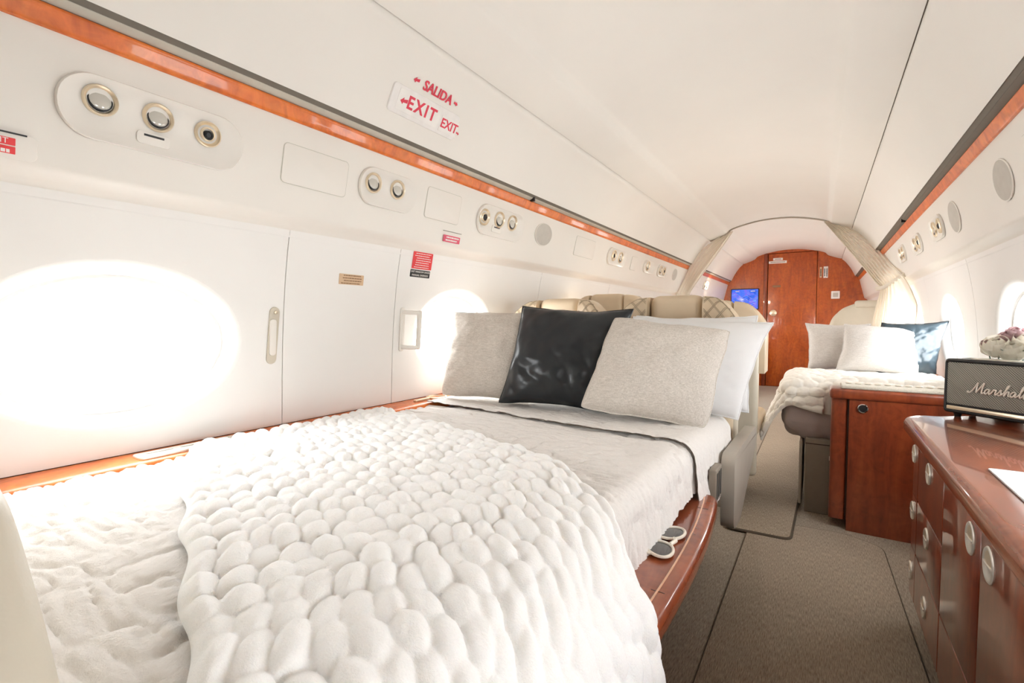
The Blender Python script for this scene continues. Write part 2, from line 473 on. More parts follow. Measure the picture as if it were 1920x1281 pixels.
def wall_panel(side, y0, y1, yc, parent):
    g = 0.0014; y0 += g; y1 -= g; mb = MB()
    if yc is None:
        ys = np.linspace(y0, y1, 4); ds = np.linspace(DZ1, DZ0, 16)
        rows = [[panel_pts(side, y, d) for y in ys] for d in ds]
        mb.merge(grid(rows))
        ringp = [(y, DZ1) for y in ys] + [(y1, d) for d in ds[1:]] + [(y, DZ0) for y in ys[::-1][1:]] + [(y0, d) for d in ds[::-1][1:-1]]
    else:
        corners = [math.atan2(d - WZ, y - yc) for y in (y0, y1) for d in (DZ0, DZ1)]
        th = sorted(list(np.linspace(-PI, PI, 97)[:-1]) + corners)
        ringp = []
        for t in th:
            c, s_ = math.cos(t), math.sin(t); k = 1e9
            if c > 1e-9: k = min(k, (y1 - yc) / c)
            if c < -1e-9: k = min(k, (y0 - yc) / c)
            if s_ > 1e-9: k = min(k, (DZ1 - WZ) / s_)
            if s_ < -1e-9: k = min(k, (DZ0 - WZ) / s_)
            ringp.append((yc + c * k, WZ + s_ * k))
        rings = []
        for q in np.linspace(0, 1, 9):
            row = []
            for t, (oy, od) in zip(th, ringp):
                e = 1.0 / math.sqrt((math.cos(t) / WA) ** 2 + (math.sin(t) / WB) ** 2)
                iy, idz = yc + e * math.cos(t), WZ + e * math.sin(t)
                row.append(panel_pts(side, iy + (oy - iy) * q, idz + (od - idz) * q))
            rings.append(row)
        mb.merge(grid(rings, closed_v=True))
    lip = [[panel_pts(side, y, d, dd) for (y, d) in ringp] for dd in (0.0, 0.006)]
    mb.merge(grid(lip, closed_v=True))
    return build('wall_panel', mb, 'white', parent, smooth=60)

WIN_N = [0]
def window(side, yc):
    WIN_N[0] += 1; th = np.linspace(0, 2 * PI, 73)[:-1]; rings = []
    for sh, dp in ((0.0, -0.0005), (0.004, 0.0005), (0.012, 0.005), (0.019, 0.013), (0.027, 0.028), (0.035, 0.046), (0.037, 0.050)):
        row = []
        for t in th:
            e = 1.0 / math.sqrt((math.cos(t) / (WA + .001)) ** 2 + (math.sin(t) / (WB + .001)) ** 2)
            k = (e - sh) / e
            dz = WZ + e * k * math.sin(t); row.append(panel_pts(side, yc + e * k * math.cos(t), dz, dp))
        rings.append(row)
    o = build('window_%d' % WIN_N[0], grid(rings, closed_v=True), 'white', smooth=80); tag(o, kind='structure')
    # inner shade frame ring
    fr = []
    for sh, dp in ((0.031, 0.040), (0.039, 0.040), (0.040, 0.043), (0.034, 0.043)):
        fr.append([panel_pts(side, yc + (WA - sh) * math.cos(t), WZ + (WB - sh) * math.sin(t), dp) for t in th])
    build('window_frame', grid(fr, closed_u=True, closed_v=True), 'white', o, smooth=40)
    pn = MB()
    for dp in (0.0455, 0.0492):
        b = len(pn.v); pn.v += [panel_pts(side, yc + (WA - .034) * math.cos(t), WZ + (WB - .034) * math.sin(t), dp) for t in th]
        pn.f.append(tuple(range(b, b + 72)))
    build('pane', pn, 'glass', o, smooth=None)
    # daylight portal: only tells the renderer where the sky is seen
    L = bpy.data.lights.new('window_daylight', 'AREA'); L.shape = 'ELLIPSE'; L.size = 2 * (WA - .01); L.size_y = 2 * (WB - .01)
    lo = bpy.data.objects.new('window_daylight', L); COL.objects.link(lo); L.cycles.is_portal = True
    lo.location = (sx(side, sw_hw(WZ) + 0.06), yc, sz(WZ))
    lo.rotation_euler = (PI / 2, 0, PI / 2 if side > 0 else -PI / 2)

LEFT = [(-0.95, 0.822, 0.436), (0.822, 1.255, None), (1.255, 2.3, 1.625), (2.3, 3.3, 2.80), (3.3, 4.4, 3.85), (4.4, 5.4, 4.9), (5.4, 6.5, 5.95), (6.5, 7.84, 7.0)]
RIGHT = [(-0.95, 0.75, 0.22), (0.75, 1.75, 1.25), (1.75, 2.75, 2.24), (2.75, 3.75, 3.235), (3.75, 4.75, 4.25), (4.75, 5.7, 5.25), (5.7, 6.6, 6.15), (6.6, 7.84, 7.05)]
walls = {}
for side, spec, nm in ((-1, LEFT, 'wall_left'), (1, RIGHT, 'wall_right')):
    w = root(nm, (sx(side, 0.9), 0, 0), kind='structure'); walls[side] = w
    for y0, y1, yc in spec:
        wall_panel(side, y0, y1, yc, w)
        if yc is not None: window(side, yc)
    # strips behind the joints, flanges that close the band to the liner
    js = MB()
    for y0, y1, yc in spec:
        js.merge(grid([[panel_pts(side, y, d, 0.0045) for y in (y0 - .02, y0 + .02)] for d in np.linspace(DZ1, DZ0, 12)]))
    js.merge(grid([[panel_pts(side, y, d, 0.0045) for y in (YB - .02, YB + .05)] for d in np.linspace(DZ1, DZ0, 12)]))
    build('joint_backing', js, 'slotpale', w)
    fm = MB().merge(extrude_section([(0.935, 0.315), (0.9, 0.29), (sw_hw(DZ1) + .004, DZ1 - .02)], side, YF - .05, YB + .05))
    fm.merge(extrude_section([(sw_hw(DZ0) + .004, DZ0 + .02), (0.955, -0.36)], side, YF - .05, YB + .05))
    build('flange', fm, 'white', w)
    # service panel under the wood rail and its rolled lower edge
    sp = [(0.800, 0.535), (0.800, 0.529), (0.855, 0.302)] + catmull([(0.855, 0.302), (0.858, 0.291), (0.866, 0.282), (0.885, 0.270), (0.8945, 0.260), (0.898, 0.252)], 4)[1:]
    build('service_panel', extrude_section(sp, side, YF, YB, 3), 'ivory', ce, smooth=70)
    # lower sidewall below the ledge
    lp_ = build('lower_sidewall_' + nm[5:], extrude_section([(0.957, -0.33), (0.962, -0.36), (0.962, -0.96)], side, YF, YB), 'ivory'); tag(lp_, kind='structure')

# slot strips and wood rails
n = 1
for side in (-1, 1):
    st = build('trim_%d' % n, extrude_section([(0.754, 0.5865), (0.767, 0.5755), (0.768, 0.60)], side, YF, YB), 'slotgrey'); tag(st, kind='structure')
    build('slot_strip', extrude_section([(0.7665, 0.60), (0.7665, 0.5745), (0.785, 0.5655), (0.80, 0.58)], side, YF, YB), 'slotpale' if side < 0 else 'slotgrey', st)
    n += 1
    prof = catmull([(0.805, 0.560), (0.790, 0.5655), (0.783, 0.5635), (0.7808, 0.559), (0.7828, 0.554), (0.7832, 0.5535), (0.7875, 0.543), (0.7925, 0.531), (0.797, 0.5265), (0.806, 0.5275)], 4)
    wr = build('trim_%d' % n, extrude_section(prof, side, YF, YB, 2), 'wood_lit', smooth=60); tag(wr, kind='structure')
    yj = 1.98 if side < 0 else 3.55
    build('joint_clip', box(*sorted((sx(side, 0.762), sx(side, 0.790))), yj, yj + .012, sz(0.560), sz(0.582)), 'black', wr)
    n += 1

# ledges under the windows
for side in (-1, 1):
    pr = catmull([(0.960, -0.3115), (0.93, -0.3125), (0.89, -0.3135), (0.870, -0.317), (0.860, -0.327), (0.858, -0.345), (0.868, -0.362)], 4)
    ly0 = YF if side < 0 else 2.82
    lg = build('trim_%d' % n, extrude_section(pr, side, ly0, YB, 2), 'wood_lit', smooth=60); tag(lg, kind='structure'); n += 1
    build('shadow_gap', extrude_section([(0.9535, -0.3118), (0.956, -0.3095)], side, ly0, YB), 'joint', lg)

# front and back walls
tag(build('wall_front', box(sx(-1, 1.05), sx(1, 1.05), YF - .08, YF, 0, 2.12), 'ivory', smooth=None), kind='structure')

# bulkhead with door
wb = root('wall_back', (XC, YB, 0), kind='structure')
DX0, DX1, DZT = -0.660, -0.066, 1.905
build('bulkhead_panel', box(sx(-1, 1.05), DX0 - .008, YB, YB + .05, 0, 2.12), 'wood_z', wb, smooth=None)
build('bulkhead_panel', box(DX1 + .006, sx(1, 1.05), YB, YB + .05, 0, 2.12), 'wood_z', wb, smooth=None)
build('bulkhead_panel', box(DX0 - .008, DX1 + .006, YB, YB + .05, DZT + .006, 2.12), 'wood_z', wb, smooth=None)
build('backing', box(DX0 - .03, DX1 + .03, YB + .04, YB + .06, 0, 2.0), 'joint', wb, smooth=None)
build('jamb', rbox(DX0 - .055, DX0 - .012, YB - .012, YB + .01, 0, DZT + .01, .006), 'wood_x', wb)
dr = build('door_1', rbox(DX0, DX1, YB + .004, YB + .045, 0.004, DZT, .004), 'wood_z'); tag(dr, kind='structure')
kn = lathe([(0.045, 0), (0.045, .006), (.036, .010), (.030, .012), (.026, .03), (.036, .045), (.036, .055), (.02, .062), (0, .062)], 24).xf(frame((-0.585, YB + .003, 1.06), (1, 0, 0), (0, 0, 1), Vector((0, -1, 0))))
build('door_knob', kn, 'gold', dr)
build('nameplate', rbox(-.60, -.50, YB - .001, YB + .006, 1.425, 1.455, .002), 'brownink', dr)
for (x0, x1, z0, z1) in ((-.655, -.43, 1.765, 1.800), (-.60, -.48, 1.808, 1.842)):
    pl = build('door_placard', rbox(x0, x1, YB - .002, YB + .006, z0, z1, .002), 'print_white', dr)
    build('print_line', box(x0 + .02, x1 - .02, YB - .0035, YB - .0015, (z0 + z1) / 2 - .004, (z0 + z1) / 2 + .004), 'brownink', pl)

# ------------------------------------------------------------------ fittings on the service panels and headliner
def psu_frame(side, y, drop, lift=0.0):
    hw = 0.80 + 0.053 * drop / 0.227; dz = 0.529 - drop
    nrm = Vector((-side * 0.227, 0, -0.053)).normalized()           # into the cabin
    down = Vector((side * 0.053, 0, -0.227)).normalized()
    o = Vector((sx(side, hw), y, sz(dz))) + nrm * lift
    ex = Vector((0, 1, 0)) if side < 0 else Vector((0, -1, 0))      # reading direction
    return frame(o, ex, -down, nrm)

def lamp_on(parent, F, u, v, watts, aim=None):  # soft spot at a panel light; far-left ones added to brighten the cabin
    L = bpy.data.lights.new('panel_spot', 'SPOT'); L.energy = watts; L.spot_size = math.radians(150); L.spot_blend = 1.0
    L.shadow_soft_size = 0.03; L.color = (1.0, 0.95, 0.88) if not aim else (1.0, 0.84, 0.62)
    p = F @ Vector((u, v, .03)); lo = bpy.data.objects.new('panel_spot', L); COL.objects.link(lo)
    d = (Vector(aim) - p) if aim else Vector((XC - p.x, 0, -.9))
    lo.matrix_world = Matrix.Translation(p) @ d.to_track_quat('-Z', 'Y').to_matrix().to_4x4()

def reading_light(parent, F, u, v, r=0.021):
    m = F @ Matrix.Translation((u, v, 0))
    h = build('light_bezel', lathe([(r * 1.55, -.012), (r * 1.5, .004), (r * 1.38, .007), (r * 1.2, .005), (r * 1.05, -.004), (r * 1.05, -.012)], 28).xf(m), 'gold', parent)
    tilt = m @ Matrix.Rotation(math.radians(-16), 4, 'X')
    build('lens', lathe([(r * .98, -.012), (r * .95, .000), (r * .7, .003), (0, .004)], 24).xf(tilt), 'lens', h)
    build('lens_ring', lathe([(r * 1.04, -.012), (r * 1.04, .0005), (r * .93, .0015), (r * .93, -.01)], 24).xf(tilt), 'black', h)

def gasper(parent, F, u, v, r=0.021):
    m = F @ Matrix.Translation((u, v, 0))
    h = build('air_nozzle', lathe([(r * 1.5, -.012), (r * 1.45, .005), (r * 1.3, .007), (r * 1.0, -.002), (r * .85, -.003), (r * .8, .003), (r * .6, .005), (r * .55, -.006)], 28).xf(m), 'gold', parent)
    build('nozzle_core', lathe([(r * .55, -.01), (r * .53, .003), (r * .3, .006), (r * .28, .004), (0, .004)], 20).xf(m @ Matrix.Translation((0, -.002, .003))), 'black', h)

def overhead(side, y, drop, L, H, items, label, latch=None, r=0.021, group=None, on=0, aim=None):
    F = psu_frame(side, y, drop, 0.001); o = root('overhead_light_panel', F, label, 'light panel', group)
    out = rrect(L, H, H * .48, 8); inn = rrect(L - .014, H - .014, H * .43, 8); fl_ = rrect(L - .04, H - .04, H * .33, 8)
    rows = [[(x, yy, -.001) for x, yy in out], [(x, yy, .006) for x, yy in out], [(x * .988, yy * .975, .0085) for x, yy in out], [(x, yy, .0065) for x, yy in inn], [(x, yy, -.0003) for x, yy in fl_]]
    mb = grid(rows, closed_v=True); mb.f.append(tuple(len(mb.v) - len(fl_) + k for k in range(len(fl_))))
    build('bezel_dish', mb.xf(F), 'ivory', o, smooth=60)
    for kind, u, v in items: (reading_light if kind == 'L' else gasper)(o, F, u, v, r)
    if on:
        k_ = [q for q in items if q[0] == 'L'][0]; lamp_on(o, F, k_[1], k_[2], on, aim)
    if latch:
        u, v, w = latch
        lt = build('latch', prism(rrect(w, w * .42, .008), -.002, .003, .001).xf(F @ Matrix.Translation((u, v, 0))), 'ivory', o)
        build('latch_slot', box(u - w * .3, u + w * .3, v + w * .06, v + w * .13, .002, .0036).xf(F), 'ink', lt)
    return o

overhead(-1, 0.480, 0.110, 0.345, 0.122, [('L', -.105, .016), ('L', -.006, .016), ('G', .093, .013)], 'long ivory overhead panel with two reading lights and a black air nozzle, nearest the camera', (-.012, -.031, .062), .0195)
overhead(-1, 1.131, 0.103, 0.245, 0.118, [('L', -.066, .011), ('L', .037, .012)], 'short overhead panel with two gold-rimmed reading lights below the exit sign')
overhead(-1, 1.794, 0.101, 0.36, 0.128, [('G', -.129, .008), ('L', -.019, .015), ('L', .084, .018)], 'overhead panel with three round fittings beside the grey oval grille', (-.03, -.028, .07), .024)
overhead(-1, 3.23, 0.095, 0.34, 0.115, [('G', -.06, .008), ('L', .07, .008)], 'far left overhead panel above the front seats, first of three', None, .026, on=3.5)
overhead(-1, 3.97, 0.092, 0.28, 0.105, [('L', -.03, .006)], 'far left overhead panel with one light, second of three', None, .026, on=3.5)
overhead(-1, 4.36, 0.093, 0.28, 0.105, [('L', -.05, .006), ('G', .06, .006)], 'far left overhead panel nearest the left curtain', None, .026, on=3.5)
overhead(1, 2.91, 0.111, 0.26, 0.105, [('L', -.055, .004), ('G', .055, .004)], 'right overhead panel beside the narrow grey oval grille', None, .024)
overhead(1, 3.46, 0.111, 0.28, 0.105, [('L', -.05, .004), ('G', .06, .004)], 'middle one of the three right overhead light panels', None, .026)
overhead(1, 4.02, 0.100, 0.28, 0.105, [('L', -.05, .004), ('L', .06, .004)], 'right overhead light panel nearest the right curtain', None, .026)
overhead(-1, 6.3, 0.10, 0.28, 0.105, [('L', -.05, .004), ('L', .06, .004)], 'small overhead light panel between the left curtain and the bulkhead', None, .026, on=4, aim=(-.35, 7.84, 1.2))

def oval_grille(side, y, drop, L, H, label):
    F = psu_frame(side, y, drop, .0005); o = root('speaker_grille', F, label, 'grille')
    build('grille_mesh', prism([(L / 2 * abs(math.cos(t)) ** .8 * math.copysign(1, math.cos(t)), H / 2 * math.sin(t)) for t in np.linspace(0, 2 * PI, 41)[:-1]], -.001, .0025, .0012).xf(F), 'grille', o)
    rim = [F @ Vector(((L / 2 + .002) * math.cos(t), (H / 2 + .002) * math.sin(t), .001)) for t in np.linspace(0, 2 * PI, 41)[:-1]]
    build('rim', tube(rim, .0022, 6, closed=True), 'ivory', o)
oval_grille(-1, 2.18, 0.091, 0.165, 0.108, 'grey oval speaker grille on the left overhead panel')
oval_grille(1, 1.975, 0.120, 0.15, 0.118, 'larger grey oval speaker grille on the right overhead panel')
oval_grille(1, 2.585, 0.118, 0.15, 0.122, 'narrow-looking grey oval grille further along the right overhead panel')
oval_grille(-1, 4.80, 0.09, 0.15, 0.108, 'faint oval grille by the left curtain')

def access(side, y, drop, L, H):
    F = psu_frame(side, y, drop)
    build('access_panel', prism(rrect(L, H, .012), -.001, .0016, .0008).xf(F), 'ivory', ce)
    build('access_gap', prism(rrect(L + .003, H + .003, .013), -.001, .0004).xf(F), 'slotpale', ce)
access(-1, 0.863, 0.108, 0.205, 0.102); access(-1, 1.407, 0.100, 0.192, 0.108); access(-1, 2.70, 0.095, 0.28, 0.11)
access(1, 1.55, 0.115, 0.46, 0.118); access(-1, 3.6, 0.10, 0.12, 0.10); access(-1, 5.8, 0.095, 0.3, 0.11)

# placards ---------------------------------------------------------
def dashes(o, F, w, h, rows, mat, z, seed=0, fill=0.86, th=0.34):
    rnd = random.Random(seed); mb = MB()
    for i in range(rows):
        y = h / 2 - h * (i + .5) / rows; x = -w / 2 * fill * rnd.uniform(.7, 1); end = w / 2 * fill * rnd.uniform(.7, 1); hh = h / rows * th
        while x < end:
            l = rnd.uniform(.5, 1.6) * w * .07; x2 = min(end, x + l)
            mb.merge(box(x, x2, y - hh / 2, y + hh / 2, z, z + .0006)); x = x2 + w * .018
    build('print', mb.xf(F), mat, o, smooth=None)

def wall_frame(side, y, dz, lift=.0008):
    e = .01; a = Vector(panel_pts(side, y, dz + e)); b = Vector(panel_pts(side, y, dz - e)); up = (a - b).normalized()
    ex = Vector((0, 1, 0)) if side < 0 else Vector((0, -1, 0)); nrm = ex.cross(up)
    return frame((a + b) / 2 + nrm * lift, ex, up, nrm)

F = wall_frame(-1, 1.053, 0.133)
o = build('placard', prism(rrect(.098, .034, .002), 0, .0015, .0005).xf(F), 'tan', M4=F); tag(o, 'small tan placard with brown print on the blank sidewall panel', 'placard')
dashes(o, F, .098, .034, 4, 'brownink', .0014, 3)
F = wall_frame(-1, 1.372, 0.226)
F = F @ Matrix.Rotation(math.radians(0), 4, 'Z')
o = root('instruction_placard', F, 'red and black instruction placard above the grab handle', 'placard')
r1 = build('red_plate', prism(rrect(.106, .064, .002), 0, .0015, .0005).xf(F @ Matrix.Translation((0, .0, 0))), 'red', o)
dashes(r1, F, .106, .060, 7, 'print_white', .0014, 5, .85, .30)
FB = F @ Matrix.Translation((-.003, -.050, 0))
r2 = build('black_plate', prism(rrect(.106, .028, .002), 0, .0015, .0005).xf(FB), 'ink', o)
build('print', text_mb('EXIT WINDOW SHADE', .0098, .0003).xf(FB @ Matrix.Translation((0, .0065, .0016))), 'print_white', r2, smooth=None)
build('print', text_mb('MANUAL OVERRIDE', .0098, .0003).xf(FB @ Matrix.Translation((0, -.0065, .0016))), 'print_white', r2, smooth=None)
F = psu_frame(-1, 1.481, 0.199)
o = root('rose_placard', F, 'small rose-red placard on the overhead panel edge above the red placard', 'placard')
F2 = F
build('plate', prism(rrect(.10, .026, .002), 0, .0015, .0005).xf(F2 @ Matrix.Translation((0, -.012, .001))), 'pink', o)
dashes(o, F2 @ Matrix.Translation((0, -.012, .001)), .10, .022, 2, 'print_white', .0014, 8, .85, .5)
build('hatch_slot', box(-.055, .055, .015, .0170, 0, .0016).xf(F2), 'slotgrey', o)
F = psu_frame(-1, 0.222, 0.212)
o = root('exit_release_hatch', F, 'ivory hatch with a small red EXIT label at the left picture edge', 'hatch')
build('hatch_cover', prism(rrect(.16, .046, .012), 0, .003, .0012).xf(F @ Matrix.Translation((-.015, -.002, 0))), 'ivory', o)
build('hatch_slot', box(-.09, .05, .0185, .0215, 0, .0042).xf(F), 'ink', o)
hp_ = build('label_plate', prism(rrect(.07, .013, .001), .003, .0042, .0003).xf(F @ Matrix.Translation((0.0, .005, 0))), 'red', o)
build('print', text_mb('EXIT', .0135, .0003).xf(F @ Matrix.Translation((.012, .005, .0045))), 'print_white', hp_, smooth=None)
lp2 = build('label_plate', prism(rrect(.07, .013, .001), .003, .0042, .0003).xf(F @ Matrix.Translation((0.0, -.010, 0))), 'red', o)
dashes(lp2, F @ Matrix.Translation((0, -.012, 0)), .07, .010, 1, 'print_white', .0043, 2, .8, .6)

# EXIT sign on the left headliner
def head_frame(side, y, drop):
    pts = np.array(head_pts); dz = 0.823 - drop
    hw = np.interp(-dz, -pts[:, 1], pts[:, 0]); e = .02
    hw1 = np.interp(-(dz + e), -pts[:, 1], pts[:, 0]); hw0 = np.interp(-(dz - e), -pts[:, 1], pts[:, 0])
    up = Vector((side * (hw1 - hw0), 0, 2 * e)).normalized()
    ex = Vector((0, 1, 0)) if side < 0 else Vector((0, -1, 0)); nrm = ex.cross(up)
    return frame(Vector((sx(side, hw), y, sz(dz))) + nrm * .001, ex, up, nrm)
F = head_frame(-1, 1.187, 0.150)
o = root('exit_sign', F, 'white EXIT sign plate with red SALIDA lettering above it', 'sign')
build('sign_plate', prism(rrect(.305, .084, .012), -.004, .006, .003).xf(F), 'sign', o)
build('sign_window', prism(rrect(.185, .062, .004), .005, .0068, .0005).xf(F @ Matrix.Translation((-.035, .002, 0))), 'print_white', o)
build('exit_lettering', text_mb('EXIT', .053, .0005, bold=.0014, spacing=1.25).xf(F @ Matrix.Translation((-.024, .003, .0072))), 'crimson', o, smooth=None)
sp_ = build('small_exit_plate', prism(rrect(.088, .050, .002), .005, .0075, .0005).xf(F @ Matrix.Translation((.112, -.006, 0))), 'print_white', o)
build('small_exit_lettering', text_mb('EXIT', .041, .0005, bold=.0008).xf(F @ Matrix.Translation((.112, -.004, .0078))), 'crimson', sp_, smooth=None)
FH = head_frame(-1, 1.206, 0.089)
build('salida_lettering', text_mb('SALIDA', .041, .0006, bold=.0010, spacing=1.0).xf(FH @ Matrix.Translation((.002, .0, .001))), 'crimson', o, smooth=None)
def arrow(F, u, v, s, flip, z):
    p = [(-1, -.15), (-.25, .55), (-.25, .2), (.7, .45), (.7, -.2), (-.25, -.3), (-.35, -.62)]
    p = [(u + (-x if flip else x) * s, v + y * s) for x, y in p]
    return prism(p if not flip else p[::-1], z, z + .0006).xf(F)
build('arrow', arrow(FH, -.096, .002, .014, False, .001), 'crimson', o, smooth=None)
build('arrow', arrow(FH, .088, .0, .011, True, .001), 'crimson', o, smooth=None)
build('arrow', arrow(F, -.100, .002, .017, False, .007), 'crimson', o, smooth=None)
build('arrow', arrow(F, .160, -.012, .009, True, .0078), 'crimson', o, smooth=None)

# shade control strip and grab handle on the left sidewall
F = wall_frame(-1, 0.790, -0.045)
o = root('shade_control', F, 'tall recessed cream shade slider beside the panel joint', 'shade control')
build('surround', prism(rrect(.030, .165, .0149), 0, .004, .002).xf(F @ Matrix.Rotation(math.radians(-3), 4, 'Z')), 'leather_pale', o)
build('slider', prism(rrect(.020, .105, .008), .003, .007, .0015).xf(F @ Matrix.Translation((-.002, -.005, 0))), 'ivory', o)
build('pivot', lathe([(.005, .003), (.005, .007), (.003, .008), (0, .008)], 14).xf(F @ Matrix.Translation((.005, .067, 0))), 'gold', o)
F = wall_frame(-1, 1.325, -0.036)
o = root('grab_handle', F, 'cream pull handle on two stubs beside the second window', 'handle')
build('grip', prism(rrect(.018, .150, .008), .030, .046, .005).xf(F @ Matrix.Translation((.024, 0, 0))), 'ivory', o)
build('base_strip', prism(rrect(.022, .165, .008), 0, .006, .002).xf(F @ Matrix.Translation((-.030, 0, 0))), 'ivory', o)
for v in (-.066, .066):
    build('bracket', tube([F @ Vector((-.03, v, .004)), F @ Vector((-.012, v, .030)), F @ Vector((.024, v, .038))], .008, 8), 'ivory', o)

# ledge fittings
F = frame((sx(-1, 0.905), 0.56, sz(-0.311)), (0, 1, 0), (-1, 0, 0), Vector((0, 0, 1)))
o = root('control_plate', F, 'silver switch plate on the wood ledge under the large window', 'switch plate')
build('plate', prism(rrect(.24, .05, .012), -.004, .003, .0015).xf(F), 'nickel', o)
for u, w in ((-.07, .055), (0.0, .055), (.07, .036)):
    build('switch', prism(rrect(w, .011, .005), .002, .0045, .0005).xf(F @ Matrix.Translation((u, .006, 0))), 'grille', o)
F = frame((sx(-1, 0.905), 1.45, sz(-0.311)), (0, 1, 0), (-1, 0, 0), Vector((0, 0, 1)))
o = root('ledge_cup_holder', F, 'gold-rimmed fitting on the wood ledge beside the left pillow', 'cup holder')
build('rim', lathe([(.042, -.004), (.042, .004), (.036, .005), (.033, -.003)], 28).xf(F), 'gold', o)
build('well', lathe([(.034, -.003), (0, -.003)], 28).xf(F), 'nickel', o)
build('hinge', prism(rrect(.075, .018, .004), -.002, .006, .002).xf(F @ Matrix.Translation((-.085, 0, 0))), 'gold', o)

# ------------------------------------------------------------------ bulkhead fittings
def bulk_frame(x, z, lift=.001): return frame((x, YB - lift, z), (1, 0, 0), (0, 0, 1), Vector((0, -1, 0)))
F = bulk_frame(-0.957, 1.265); o = root('wall_monitor', F, 'small blue map monitor on the wood bulkhead left of the door', 'monitor')
build('monitor_case', prism(rrect(.375, .305, .012), 0, .030, .006).xf(F), 'black', o)
scn = build('screen', prism(rrect(.352, .282, .004), .029, .0315, .0005).xf(F), 'screen', o, M4=None)
for (u, v, w) in ((-.10, .115, .07), (.11, .115, .07), (-.09, -.085, .09), (.10, -.105, .05), (-.10, -.115, .10)):
    dashes(scn, F @ Matrix.Translation((u, v, 0)), w, .018, 1, 'print_white', .032, int(u * 1000), .9, .7)
for k in range(3):
    pts = [F @ Vector((-.15 + .03 * i, .07 - .05 * k - .006 * i + .02 * math.sin(i * 1.3 + k), .0318)) for i in range(11)]
    build('map_line', tube(pts, .0012, 5), 'print_white', scn)
F = bulk_frame(0.152, 1.298); o = root('cabin_phone_panel', F, 'small white square switch panel on the bulkhead right of the door', 'switch panel')
build('plate', prism(rrect(.098, .104, .008), 0, .012, .004).xf(F), 'print_white', o)
build('recess', prism(rrect(.058, .058, .006), .011, .015, .002).xf(F), 'grille', o)
for (x, z, w, h, mt, lb) in ((0.035, 1.61, .052, .155, 'print_white', 'upright white placard with dark print beside the bulkhead door'), (-.022, 1.61, .026, .145, 'tan', 'narrow upright strip of lettering beside the bulkhead door')):
    F = bulk_frame(x, z); o = root('bulkhead_placard', F, lb, 'placard')
    build('plate', prism(rrect(w, h, .003), 0, .002, .0006).xf(F), mt, o)
    dashes(o, F @ Matrix.Rotation(PI / 2, 4, 'Z'), h, w, 2 if w > .03 else 1, 'ink', .0019, 4, .9, .5)

# ------------------------------------------------------------------ carpet runners
def runner(outline, label, z=0.008):
    o = root('carpet_runner', (sum(p[0] for p in outline) / len(outline), sum(p[1] for p in outline) / len(outline), 0), label, 'rug', 'aisle carpet runners')
    pile = build('pile', prism(outline, 0.0005, z, .002).xf(Matrix.Identity(4)), 'rug', o)
    build('binding', tube([(x, y, z * .5) for x, y in outline], z * .5, 8, closed=True), 'binding', o)
    return o
def outline_round(pts, r=.05, n=5):
    out = []; N = len(pts)
    for i, p in enumerate(pts):
        p = Vector(p); a = (Vector(pts[i - 1]) - p).normalized(); b = (Vector(pts[(i + 1) % N]) - p).normalized()
        for k in range(n + 1):
            t = k / n; q = p + a * r * (1 - t) ** 2 + b * r * t ** 2; out.append((q.x, q.y))
    return out
runner(outline_round([(-.262, -.9), (.268, -.9), (.262, 1.6), (.240, 2.50), (.10, 2.575), (-.258, 2.53)], .05), 'wide near aisle runner beside the drawers', .007)
runner(outline_round([(-.345, 2.352), (-.092, 2.362), (-.080, 2.97), (-.10, 5.6), (-.37, 5.6)], .035), 'far aisle runner overlapping the near one beside the right bed', .016)

